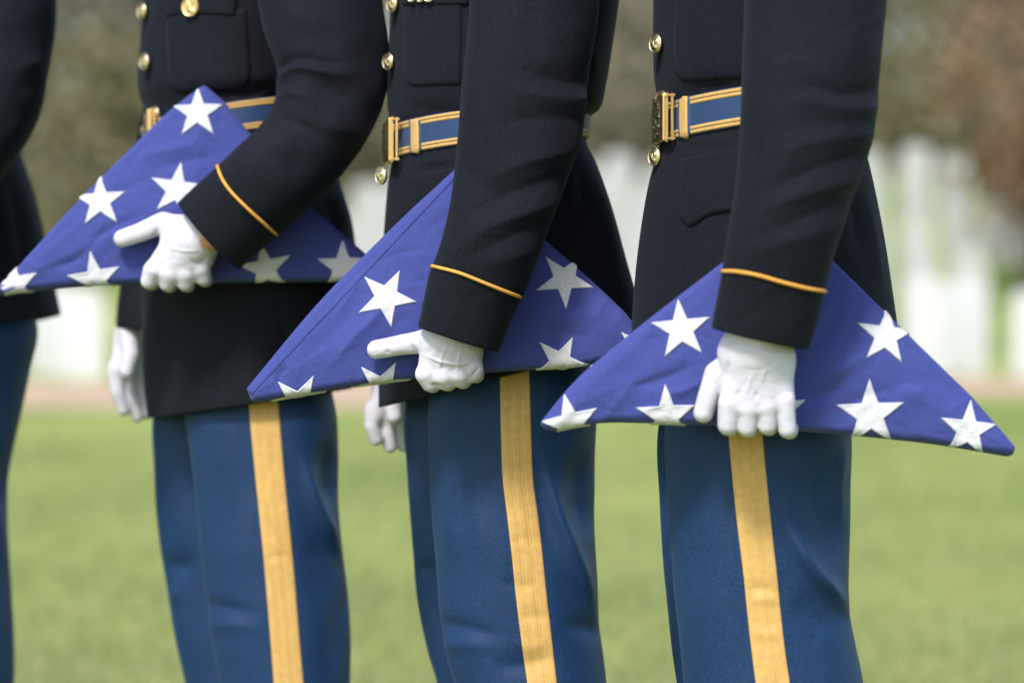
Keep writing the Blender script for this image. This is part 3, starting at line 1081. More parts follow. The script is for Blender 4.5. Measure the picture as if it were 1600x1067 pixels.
# --------------------------------------------------------------- soldier 2 (middle, in focus)
S2 = dict(
    label='middle soldier in sharp focus, dark coat, arm straight down over the flag', D=4.0, seed=21,
    torso=[(700, -440, 860, -440, .07), (655, -365, 935, -365, .17), (622, -250, 968, -250, .205), (608, -100, 978, -100, .20), (607, 0, 968, 0, .192), (604, 90, 955, 80, .185),
           (603, 150, 944, 140, .18), (607, 182, 936, 172, .175), (614, 200, 920, 186, .166), (615, 235, 912, 205, .163), (608, 262, 914, 228, .166), (601, 300, 930, 262, .170),
           (596, 380, 958, 340, .174), (592, 480, 984, 430, .176), (590, 560, 998, 490, .177), (589, 636, 1004, 528, .178)],
    leg_near=[(640, 330, 905, 330, .085, .085), (665, 500, 934, 500, .09, .088), (671, 620, 933, 620, .092, .088), (672, 740, 930, 740, .093, .086), (675, 820, 929, 820, .093, .084),
              (681, 900, 930, 900, .093, .081), (688, 970, 934, 970, .093, .08), (698, 1025, 943, 1025, .093, .079), (711, 1067, 949, 1067, .093, .079), (728, 1150, 956, 1150, .093, .078),
              (742, 1350, 950, 1350, .09, .072), (750, 1575, 945, 1575, .09, .072)],
    leg_far=[(625, 330, 870, 330, .085, .085), (630, 500, 880, 500, .09, .088), (633, 640, 880, 640, .09, .088), (637, 750, 876, 750, .09, .085), (645, 850, 872, 850, .09, .082),
             (654, 940, 870, 940, .09, .08), (668, 1015, 876, 1015, .09, .079), (683, 1067, 884, 1067, .09, .079), (700, 1150, 895, 1150, .09, .078), (712, 1350, 890, 1350, .09, .072), (720, 1480, 885, 1480, .09, .07)],
    stripe=[(480, 779, 824), (580, 781, 827), (680, 783, 830), (750, 786, 833), (810, 793, 841), (870, 800, 848), (930, 806, 854), (980, 812, 860), (1067, 824, 870), (1120, 832, 878)],
    leg_folds=[([(845, 700), (872, 800), (892, 860), (915, 920), (935, 985)], 9, 10, 13), ([(905, 690), (912, 770), (918, 850)], 26, -9), ([(848, 700), (850, 800), (870, 900)], 24, -4),
               ([(660, 966), (725, 980), (800, 996)], 18, -4, 9, 1), ([(660, 1010), (730, 1006), (790, 1012)], 10, 3, 16, 1), ([(735, 640), (725, 760), (735, 860)], 32, -3),
               ([(775, 905), (815, 915), (850, 912)], 8, -1.6), ([(800, 965), (835, 962), (865, 970)], 7, -1.6), ([(790, 850), (820, 842), (850, 850)], 6, -1.2), ([(795, 1000), (830, 1010), (860, 1005)], 6, 1.2),
               ([(880, 990), (915, 980), (945, 1000)], 14, -4), ([(760, 1030), (800, 1040), (880, 1025)], 16, -4), ([(700, 700), (698, 800), (705, 900)], 12, 3)],
    far_folds=[([(645, 880), (665, 890), (690, 895)], 16, -5), ([(640, 700), (645, 800)], 12, 3)],
    sleeve=[(760, -350, 870, -380, -.17, .05), (738, -290, 940, -300, -.195, .085), (738, -150, 948, -150, -.225, .085), (735, 0, 937, 0, -.245, .080), (723, 110, 924, 95, -.258, .074), (716, 205, 914, 180, -.266, .068),
            (708, 285, 896, 255, -.272, .062), (697, 345, 874, 320, -.276, .058), (684, 395, 846, 388, -.278, .055), (671, 430, 822, 455, -.276, .048), (661, 470, 800, 503, -.271, .043), (652, 508, 780, 548, -.266, .039, .002)],
    sleeve_folds=[([(945, 128), (890, 130), (845, 118), (800, 100)], 14, -6, 8, 1), ([(945, 155), (880, 154), (830, 146), (770, 128)], 7, 6, 15, 1), ([(940, 190), (870, 184), (800, 190), (740, 206)], 12, -4, 12, 1),
                  ([(935, 228), (850, 246), (780, 272), (722, 305)], 18, 6, 9, 1), ([(920, 258), (840, 288), (775, 310), (718, 345)], 9, -6, 17, 1), ([(900, 305), (820, 334), (760, 358), (700, 396)], 17, 6, 8, 1),
                  ([(880, 340), (800, 370), (745, 394), (690, 420)], 9, -5, 13, 1), ([(690, 240), (735, 270), (770, 310), (790, 350)], 14, -3, 14, 1), ([(860, 385), (800, 402), (740, 420)], 10, 3, 10, 1),
                  ([(745, 20), (742, 150), (738, 240)], 24, 4), ([(850, -20), (835, 40), (845, 100)], 22, -4), ([(900, 20), (895, 70), (905, 110)], 14, 3), ([(765, 50), (760, 120)], 4, 1.0)],
    sleeve_far=[(690, -350, 800, -380, .17, .05), (655, -290, 830, -300, .195, .08), (640, -150, 810, -150, .215, .075), (630, 0, 790, 0, .225, .07), (620, 150, 770, 150, .235, .065), (610, 300, 740, 300, .235, .058),
                (600, 430, 715, 430, .21, .052), (592, 560, 690, 565, .19, .048), (588, 595, 684, 600, .185, .047)],
    piping=[(671, 415), (690, 419), (720, 427), (760, 443), (790, 455), (813, 464)],
    belt=((613, 196), (918, 168), (613, 249), (914, 220), .164),
    keeper=([(644, 189), (645, 205), (645, 225), (646, 242)], [(656, 188), (657, 205), (657, 225), (657, 241)]),
    buckle=(606, 221, 33),
    badges=[(651, -3, 6, 8, 'ring'), (664, -1, 5, 6, 'ring'), (677, -3, 8, 8, 'ring')],
    buttons=[(617, 7, 4), (611, 97, 4), (600, 275, 4)],
    pockets=[('pocket', [(633, 4), (632, 60), (633, 115), (640, 130), (652, 134)], [(722, 2), (721, 60), (720, 110), (720, 128), (719, 133)], .0030, 34, 34),
             ('pocket_flap', [(630, -20), (630, -8), (631, 6), (632, 9)], [(735, -20), (734, -8), (734, 4), (733, 8)], .0052, 12, 30),
             ('pocket_flap', [(642, 276), (660, 272), (680, 268), (712, 262)], [(643, 350), (665, 352), (690, 345), (714, 340)], .0034, 28, 26)],
    seams=[[(660, 12), (662, 60), (664, 100), (666, 132)], [(684, 10), (690, 50), (697, 95), (703, 133)]],
    coat_folds=[([(922, 250), (950, 330), (972, 430)], 10, 5), ([(905, 250), (925, 350), (935, 450)], 14, -7), ([(905, 300), (910, 420)], 10, -5), ([(650, 258), (690, 250), (715, 246)], 5, 2), ([(640, 264), (680, 262), (712, 256)], 5, -2),
                ([(630, 160), (670, 172), (715, 168)], 10, -3), ([(925, 60), (930, 130)], 14, 4)],
    glove=dict(ref=-.243,
               palm=[(706, 505, -.012, .026, 704, 532, -.010, .026), (680, 535, -.008, .017, 666, 583, -.008, .0106), (697, 538, -.010, .017, 692, 588, -.011, .0106), (715, 542, -.009, .017, 717, 585, -.010, .0106),
                     (732, 548, -.006, .016, 740, 577, -.006, .0106), (690, 530, -.005, .019, 720, 545, -.005, .019)],
               fingers=[finger(664, 585, 672, 598, .065), finger(692, 588, 696, 596, .065), finger(718, 584, 720, 592, .062), finger(741, 575, 740, 583, .055, .0102),
                        [(690, 545, .000, .016), (660, 534, .003, .0140), (622, 540, .006, .0118), (588, 546, .008, .0112)]],
               folds=[([(655, 552), (690, 565), (720, 569), (748, 562)], 2.2, 1.0), ([(702, 530), (690, 560), (683, 590)], 2.2, .9), ([(722, 540), (716, 565), (714, 590)], 2.2, .8), ([(640, 535), (648, 548), (650, 562)], 4, -1.5),
                      ([(735, 592), (745, 580), (752, 570)], 4, -2.0), ([(600, 548), (612, 552)], 3, -.8), ([(660, 522), (672, 540), (668, 560)], 4, -1.2), ([(672, 600), (690, 606)], 4, -1.5)]),
    glove_far=dict(ref=.19,
                   palm=[(612, 575, 0, .024, 612, 605, 0, .022), (600, 600, -.008, .014, 585, 648, -.018, .0115), (608, 600, -.002, .014, 604, 652, -.006, .0115), (616, 600, .004, .014, 622, 655, .006, .0115), (624, 600, .01, .014, 638, 652, .016, .011)],
                   fingers=[[(582, 640, -.018, .0112), (581, 665, -.018, .0104), (588, 686, -.014, .0092)], [(603, 650, -.006, .0108), (605, 678, -.006, .0102), (610, 697, -.002, .0090)],
                            [(622, 650, .006, .0106), (626, 678, .006, .0100), (630, 696, .008, .0088)], [(638, 648, .016, .01), (642, 670, .016, .0092), (645, 686, .016, .0084)],
                            [(606, 590, -.02, .013), (612, 625, -.032, .0115), (616, 650, -.034, .010)]]),
)

# --------------------------------------------------------------- soldier 1 (left, forearm raised)
S1 = dict(
    label='soldier with bent elbow, raised forearm and round gold badge on breast pocket', D=4.3, seed=41, sleeve_amp=1.1, soft=1.15,
    torso=[(320, -440, 470, -440, .07), (280, -365, 530, -365, .17), (238, -250, 545, -250, .20), (222, -100, 545, -100, .195), (217, 0, 538, 0, .187), (213, 60, 530, 55, .182),
           (210, 115, 520, 108, .178), (212, 145, 512, 136, .176), (220, 166, 500, 150, .168), (224, 182, 494, 160, .163), (222, 212, 494, 185, .163), (218, 250, 505, 215, .167), (216, 320, 530, 280, .171),
           (216, 400, 552, 350, .174), (217, 480, 560, 430, .176), (219, 570, 562, 520, .177), (227, 652, 556, 604, .178)],
    leg_near=[(280, 340, 515, 340, .085, .085), (288, 500, 524, 500, .09, .088), (291, 640, 526, 640, .092, .088), (297, 700, 529, 700, .093, .087), (303, 770, 530, 770, .093, .085), (311, 860, 537, 860, .093, .083),
              (320, 920, 544, 920, .093, .081), (329, 985, 548, 985, .093, .08), (340, 1067, 548, 1067, .093, .079), (348, 1150, 545, 1150, .092, .077), (352, 1320, 535, 1320, .09, .072), (355, 1470, 530, 1470, .09, .072)],
    leg_far=[(238, 340, 460, 340, .085, .085), (239, 500, 468, 500, .09, .088), (240, 640, 470, 640, .09, .088), (243, 740, 470, 740, .09, .086), (250, 840, 470, 840, .09, .083), (262, 920, 470, 920, .09, .08),
             (274, 990, 474, 990, .09, .079), (289, 1067, 480, 1067, .09, .078), (300, 1150, 485, 1150, .09, .076), (310, 1300, 480, 1300, .09, .072), (315, 1400, 478, 1400, .09, .07)],
    stripe=[(520, 386, 430), (630, 389, 435), (730, 398, 443), (800, 405, 450), (870, 412, 457), (940, 418, 463), (1000, 423, 468), (1067, 428, 474), (1120, 432, 478)],
    leg_folds=[([(470, 700), (492, 785), (510, 825), (540, 885)], 8, 10, 12), ([(512, 680), (518, 740), (520, 800)], 16, -9), ([(475, 830), (500, 880), (510, 960)], 24, -3),
               ([(298, 940), (345, 948), (415, 962)], 18, -4, 9, 1), ([(300, 985), (350, 975), (410, 982)], 10, 3, 16, 1), ([(345, 700), (350, 800), (365, 880)], 30, -2.5), ([(412, 872), (440, 868), (460, 875)], 5, -1.2),
               ([(540, 900), (530, 980), (520, 1060)], 14, -4)],
    far_folds=[([(250, 885), (275, 885), (310, 890)], 17, -6), ([(262, 925), (285, 930)], 12, 3)],
    sleeve=[(420, -350, 520, -380, -.17, .05), (402, -290, 560, -300, -.195, .085), (398, -150, 585, -140, -.225, .085), (399, -20, 596, 0, -.245, .083), (413, 55, 607, 85, -.258, .080), (432, 105, 602, 155, -.268, .077),
            (432, 155, 572, 222, -.276, .073), (405, 198, 530, 278, -.283, .069), (372, 230, 482, 325, -.288, .065), (338, 262, 440, 362, -.284, .055), (308, 288, 405, 392, -.277, .048), (280, 315, 375, 420, -.270, .042, .004)],
    sleeve_folds=[([(425, 150), (438, 127), (458, 108), (490, 110), (530, 118), (575, 112)], 6, 7, 13, 1), ([(425, 118), (445, 102), (470, 93), (510, 98), (560, 94)], 9, -6, 7, 1), ([(425, 168), (448, 148), (475, 152), (505, 172)], 6, 3.5, 12, 1),
                  ([(415, 200), (445, 185), (480, 200), (520, 225)], 12, -4, 8, 1), ([(620, 190), (560, 205), (500, 196), (460, 178)], 14, 4, 9, 1), ([(478, 132), (520, 140), (572, 158)], 18, -5), ([(450, 40), (500, 60), (560, 60)], 26, -2), ([(440, 10), (480, 35), (520, 38)], 16, 3),
                  ([(500, 180), (540, 190), (580, 178)], 20, 3), ([(400, 230), (440, 250), (500, 260)], 22, -3), ([(425, 205), (440, 235), (445, 270)], 10, 2.5), ([(545, 60), (575, 100), (585, 150)], 18, -3),
                  ([(360, 300), (400, 320), (440, 345)], 20, 2)],
    sleeve_far=[(330, -350, 440, -380, .17, .05), (290, -290, 450, -300, .195, .08), (265, -150, 430, -150, .215, .075), (245, 0, 400, 0, .225, .07), (228, 130, 375, 130, .235, .064), (212, 250, 340, 250, .235, .058),
                (196, 370, 310, 370, .215, .052), (184, 470, 285, 473, .195, .048), (181, 511, 275, 516, .19, .047)],
    piping=[(338, 250), (341, 262), (348, 280), (362, 300), (390, 328), (412, 348), (432, 366)],
    belt=((222, 198), (497, 156), (222, 245), (495, 202), .163),
    buckle=(232, 197, 22),
    badges=[(302, 12, 14, 16, 'crossed')],
    buttons=[(226, 18, 5), (230, 97, 5), (246, 180, 3)], button_r=.0115,
    pockets=[('pocket', [(262, 15), (262, 60), (264, 110), (268, 132), (282, 145)], [(385, 15), (388, 60), (391, 105), (389, 125), (376, 139)], .0030, 34, 36),
             ('pocket_flap', [(258, -20), (290, -20), (330, -20), (372, -20)], [(262, 30), (290, 23), (330, 25), (370, 26)], .0055, 30, 14)],
    seams=[[(296, 25), (298, 70), (300, 110), (302, 140)], [(327, 25), (331, 60), (337, 100), (343, 138)]],
    coat_folds=[([(340, 162), (390, 158), (430, 140)], 9, 4), ([(350, 150), (395, 146), (430, 128)], 7, -3), ([(535, 300), (548, 370)], 8, 4), ([(515, 300), (530, 380)], 9, -6), ([(440, 460), (443, 540), (446, 600)], 5, -2)],
    glove=dict(ref=-.243,
               palm=[(338, 343, -.022, .027, 306, 376, -.016, .0265), (285, 365, -.010, .018, 239, 422, -.010, .0108), (297, 372, -.012, .018, 265, 428, -.013, .0108), (307, 380, -.011, .018, 290, 428, -.012, .0108),
                     (314, 390, -.007, .017, 314, 422, -.008, .0106), (272, 358, -.006, .017, 305, 395, -.006, .019)],
               fingers=[finger(238, 422, 233, 439, .06), finger(264, 429, 261, 442, .06), finger(290, 428, 289, 442, .06), finger(314, 422, 317, 434, .055, .0104),
                        [(285, 362, .000, .0165), (256, 348, .004, .0140), (220, 363, .007, .0122), (191, 373, .009, .0112)]],
               folds=[([(292, 345), (310, 365), (330, 388)], 2.5, 1.0), ([(250, 350), (240, 375), (236, 400)], 4, -1.5), ([(270, 350), (262, 365), (258, 385)], 3, .9), ([(262, 385), (285, 392), (315, 392)], 2.4, .7), ([(295, 405), (310, 412), (328, 400)], 4, -1.3)],
               cut=(P(317, 355, 4.05), np.array([0.64, 0.05, 0.77]))),
    wrist=(318, 356, 4.05), wrist_r=0.0175,
    glove_far=dict(ref=.19,
                   palm=[(212, 495, 0, .024, 208, 525, 0, .024), (196, 520, -.008, .014, 184, 580, -.016, .0115), (204, 525, -.002, .014, 200, 588, -.004, .0115), (212, 525, .004, .014, 215, 590, .008, .0115), (220, 525, .01, .014, 228, 588, .018, .011)],
                   fingers=[[(182, 575, -.016, .0112), (184, 612, -.015, .0105), (193, 640, -.010, .0092)], [(200, 585, -.004, .0108), (205, 624, -.004, .0102), (215, 650, .002, .0090)],
                            [(215, 585, .008, .0105), (222, 622, .008, .0100), (230, 646, .010, .0088)], [(228, 580, .018, .010), (236, 612, .018, .0092), (242, 632, .018, .0084)],
                            [(200, 520, -.022, .0135), (204, 555, -.034, .0118), (198, 580, -.038, .0102)]]),
)

# --------------------------------------------------------------- soldier 3 (right, nearest)
S3 = dict(
    label='nearest soldier at right, arm hanging straight over the lowest flag', D=3.70, seed=63, sleeve_amp=0.72,
    torso=[(1120, -470, 1290, -470, .07), (1075, -390, 1370, -390, .165), (1038, -265, 1390, -265, .198), (1026, -110, 1385, -110, .192), (1026, -10, 1376, -10, .186), (1025, 70, 1368, 60, .181),
           (1026, 118, 1360, 108, .177), (1031, 145, 1350, 132, .172), (1038, 165, 1340, 148, .164), (1038, 208, 1334, 178, .162), (1029, 240, 1338, 212, .166), (1016, 290, 1352, 265, .170),
           (1003, 370, 1370, 360, .173), (994, 450, 1384, 450, .175), (988, 540, 1394, 520, .176), (985, 648, 1398, 590, .177)],
    leg_near=[(1035, 340, 1322, 340, .085, .085), (1039, 520, 1330, 520, .09, .087), (1041, 670, 1332, 670, .092, .087), (1045, 780, 1330, 780, .093, .085), (1051, 870, 1327, 870, .093, .083), (1056, 950, 1327, 950, .093, .081),
              (1062, 1005, 1336, 1005, .093, .08), (1070, 1067, 1347, 1067, .093, .079), (1082, 1170, 1352, 1170, .093, .078), (1092, 1400, 1340, 1400, .09, .072), (1098, 1690, 1335, 1690, .09, .072)],
    leg_far=[(1025, 340, 1290, 340, .085, .085), (1026, 520, 1290, 520, .09, .086), (1027, 670, 1290, 670, .09, .086), (1031, 780, 1290, 780, .09, .084), (1037, 870, 1288, 870, .09, .082), (1045, 950, 1285, 950, .09, .08),
             (1051, 1010, 1285, 1010, .09, .079), (1058, 1067, 1290, 1067, .09, .079), (1068, 1170, 1294, 1170, .09, .077), (1075, 1400, 1285, 1400, .09, .072), (1080, 1580, 1280, 1580, .09, .07)],
    stripe=[(560, 1130, 1184), (685, 1139, 1192), (800, 1150, 1203), (900, 1162, 1214), (960, 1168, 1220), (1020, 1175, 1227), (1067, 1181, 1234), (1130, 1190, 1242)],
    leg_folds=[([(1225, 800), (1262, 880), (1290, 915), (1335, 965)], 9, 10, 13), ([(1322, 680), (1313, 760), (1322, 835)], 7, 4), ([(1278, 700), (1290, 800), (1312, 890)], 24, -9), ([(1230, 930), (1270, 960), (1310, 1000)], 24, -4),
               ([(1165, 925), (1190, 918), (1218, 926)], 6, -1.5), ([(1165, 940), (1195, 935), (1218, 945)], 5, 1.3), ([(1168, 985), (1200, 990), (1222, 985)], 7, 1.5), ([(1090, 720), (1085, 850), (1100, 960)], 28, -2.5)],
    far_folds=[([(1030, 860), (1045, 870)], 12, -3)],
    sleeve=[(1195, -400, 1310, -430, -.165, .05), (1170, -330, 1370, -340, -.19, .085), (1166, -170, 1390, -165, -.22, .086), (1163, -10, 1386, 0, -.243, .081), (1161, 85, 1377, 90, -.256, .076), (1158, 170, 1367, 175, -.264, .071),
            (1153, 240, 1354, 250, -.269, .067), (1146, 310, 1328, 325, -.273, .062), (1138, 365, 1308, 385, -.275, .058), (1129, 420, 1289, 452, -.274, .049), (1121, 465, 1276, 500, -.269, .043), (1112, 510, 1265, 544, -.264, .038, .003)],
    sleeve_folds=[([(1390, 138), (1315, 148), (1265, 135), (1215, 150)], 12, -6, 8, 1), ([(1390, 168), (1312, 168), (1262, 157), (1205, 178)], 7, 5, 14, 1), ([(1385, 190), (1310, 196), (1250, 200), (1200, 220)], 12, -3, 12, 1),
                  ([(1380, 208), (1300, 218), (1240, 232), (1180, 258)], 16, 5, 8, 1), ([(1372, 236), (1290, 258), (1230, 284), (1160, 315)], 9, -6, 16, 1), ([(1352, 278), (1270, 300), (1210, 322), (1150, 350)], 16, 6, 8, 1),
                  ([(1335, 312), (1260, 338), (1200, 362), (1140, 385)], 9, -5, 13, 1), ([(1318, 352), (1240, 376), (1180, 390), (1140, 398)], 11, 3, 11, 1), ([(1130, 200), (1180, 240), (1220, 290)], 14, -3, 14, 1),
                  ([(1182, 10), (1180, 140), (1172, 240)], 22, 4), ([(1235, -10), (1262, 70), (1262, 120)], 20, -4), ([(1340, 20), (1332, 120)], 18, 3)],
    sleeve_far=[(1115, -400, 1230, -430, .17, .05), (1080, -330, 1250, -340, .195, .08), (1065, -170, 1225, -170, .215, .075), (1055, 0, 1205, 0, .225, .07), (1045, 150, 1185, 150, .235, .064), (1036, 300, 1155, 300, .232, .056),
                (1024, 420, 1120, 420, .228, .05), (1015, 510, 1100, 512, .225, .047), (1010, 545, 1092, 550, .225, .046)],
    piping=[(1130, 424), (1150, 424), (1185, 430), (1220, 440), (1260, 450), (1288, 455)],
    belt=((1036, 163), (1340, 130), (1036, 224), (1336, 188), .1635),
    keeper=([(1065, 153), (1065, 172), (1065, 195), (1066, 214)], [(1077, 152), (1077, 172), (1077, 195), (1077, 213)]),
    buckle=(1030, 187, 36),
    buttons=[(1029, 69, 5), (1038, 157, 4), (1027, 245, 5)],
    pockets=[('pocket', [(1056, -20), (1055, 40), (1054, 95), (1058, 115), (1070, 127)], [(1168, -20), (1168, 40), (1168, 90), (1167, 112), (1166, 122)], .0030, 34, 34),
             ('pocket_flap', [(1064, 250), (1090, 243), (1120, 236), (1162, 228)], [(1063, 338), (1080, 354), (1108, 338), (1160, 328)], .0042, 36, 26)],
    seams=[[(1084, -5), (1085, 50), (1085, 90), (1085, 124)], [(1107, -5), (1111, 40), (1115, 80), (1119, 124)]],
    coat_folds=[([(1352, 290), (1366, 370), (1382, 470)], 8, 4), ([(1335, 290), (1345, 400)], 10, -6), ([(1080, 226), (1110, 222), (1150, 214)], 6, 2), ([(1070, 138), (1110, 134), (1155, 130)], 8, -4), ([(1060, 240), (1095, 228), (1130, 224)], 5, -2)],
    glove=dict(ref=-.243, kf=.0024,
               palm=[(1180, 515, -.014, .030, 1180, 545, -.012, .029), (1153, 555, -.008, .018, 1139, 632, -.010, .0108), (1172, 555, -.011, .018, 1167, 638, -.013, .0108), (1192, 555, -.010, .018, 1196, 636, -.012, .0108),
                     (1211, 560, -.006, .018, 1227, 628, -.009, .0108), (1155, 550, -.005, .02, 1210, 560, -.005, .02)],
               fingers=[finger(1139, 630, 1137, 664, .06, .0112), finger(1168, 636, 1167, 667, .06, .0108), finger(1197, 634, 1198, 664, .06, .0106), finger(1227, 626, 1230, 670, .055, .0100),
                        [(1150, 568, .000, .0175), (1121, 585, .004, .0145), (1107, 620, .006, .0120), (1099, 645, .008, .0108)]],
               folds=[([(1125, 545), (1175, 548), (1235, 556)], 3, .9), ([(1140, 560), (1134, 585), (1132, 605)], 4, -1.4), ([(1178, 580), (1170, 600), (1166, 620)], 3, .7), ([(1195, 575), (1190, 600)], 3, .7),
                      ([(1150, 612), (1160, 616)], 5, -1), ([(1178, 616), (1186, 618)], 5, -1.2)]),
    glove_far=dict(ref=.225,
                   palm=[(1044, 530, 0, .023, 1042, 555, 0, .022), (1030, 552, -.008, .014, 1020, 590, -.016, .0115), (1040, 552, -.002, .014, 1038, 595, -.004, .0115), (1048, 552, .004, .014, 1055, 595, .008, .0115), (1056, 552, .01, .014, 1070, 590, .018, .011)],
                   fingers=[[(1020, 588, -.016, .0112), (1022, 612, -.012, .0104), (1034, 626, -.002, .0092)], [(1038, 592, -.004, .0108), (1042, 618, .0, .0102), (1052, 632, .008, .0090)],
                            [(1055, 592, .008, .0106), (1060, 616, .012, .0100), (1068, 630, .018, .0088)], [(1070, 588, .018, .01), (1076, 610, .02, .0092), (1082, 624, .024, .0084)],
                            [(1040, 545, -.02, .013), (1042, 575, -.032, .0115), (1046, 595, -.034, .010)]]),
)

# --------------------------------------------------------------- soldier 0 (cut by the left edge)
S0 = dict(
    label='leftmost soldier cut off by the picture edge, only elbow and thigh showing', D=4.62, seed=83, q=0.6,
    torso=[(-140, -420, 0, -420, .07), (-180, -350, 40, -350, .17), (-215, -240, 62, -240, .20), (-230, -100, 62, -100, .195), (-232, 0, 55, 0, .187), (-234, 60, 48, 55, .182),
           (-236, 110, 40, 104, .178), (-232, 145, 30, 136, .172), (-224, 172, 20, 158, .164), (-224, 210, 18, 190, .163), (-230, 245, 30, 222, .167), (-234, 300, 52, 280, .171),
           (-236, 380, 72, 350, .174), (-238, 440, 84, 410, .176), (-238, 480, 92, 450, .177), (-236, 545, 100, 490, .178)],
    leg_near=[(-190, 330, 40, 330, .085, .085), (-180, 430, 58, 430, .09, .088), (-176, 510, 60, 510, .092, .088), (-176, 580, 47, 580, .093, .087), (-174, 660, 30, 660, .093, .085), (-170, 740, 13, 740, .093, .082),
              (-165, 800, 10, 800, .093, .08), (-160, 900, 15, 900, .093, .08), (-152, 980, 20, 980, .093, .079), (-146, 1067, 22, 1067, .093, .079), (-140, 1250, 15, 1250, .09, .072), (-138, 1385, 10, 1385, .09, .072)],
    leg_far=[(-220, 330, 0, 330, .085, .085), (-218, 430, 8, 430, .09, .088), (-216, 510, 6, 510, .09, .088), (-214, 660, -10, 660, .09, .085), (-206, 800, -25, 800, .09, .08), (-198, 900, -22, 900, .09, .079),
             (-188, 1000, -18, 1000, .09, .078), (-180, 1067, -16, 1067, .09, .078), (-176, 1200, -18, 1200, .09, .073), (-174, 1330, -20, 1330, .09, .07)],
    leg_folds=[([(20, 690), (5, 760), (2, 820)], 12, -5), ([(-20, 740), (0, 820), (12, 900)], 12, 5)],
    sleeve=[(-90, -330, 10, -360, -.17, .05), (-112, -270, 60, -280, -.195, .085), (-115, -140, 82, -130, -.225, .085), (-112, -10, 88, 0, -.245, .083), (-100, 60, 80, 80, -.258, .080), (-84, 108, 68, 152, -.268, .077),
            (-84, 150, 42, 220, -.276, .073), (-110, 190, 5, 275, -.283, .069), (-140, 222, -35, 318, -.288, .065), (-172, 254, -75, 352, -.291, .061), (-200, 280, -108, 380, -.293, .058), (-226, 305, -136, 406, -.294, .056, .004)],
    sleeve_folds=[([(20, 110), (50, 100), (75, 90)], 8, 5), ([(20, 140), (50, 135), (72, 140)], 12, -4), ([(0, 40), (40, 60), (70, 50)], 20, -3), ([(10, 190), (30, 200), (50, 190)], 14, 3)],
    sleeve_far=[(-130, -330, -30, -360, .17, .05), (-160, -270, -10, -280, .195, .08), (-185, -140, -30, -140, .215, .075), (-205, 0, -60, 0, .225, .07), (-220, 120, -85, 120, .235, .064), (-236, 230, -115, 230, .235, .058),
                (-250, 340, -145, 340, .232, .052), (-262, 430, -168, 433, .228, .048), (-266, 470, -178, 475, .226, .047)],
    coat_folds=[([(30, 260), (50, 330), (66, 420)], 10, 4), ([(10, 260), (30, 340), (40, 440)], 12, -6), ([(70, 370), (84, 450)], 8, 4)],
    belt=((-222, 168), (20, 152), (-222, 212), (18, 192), .1635),
    buckle=(-214, 190, 24),
)


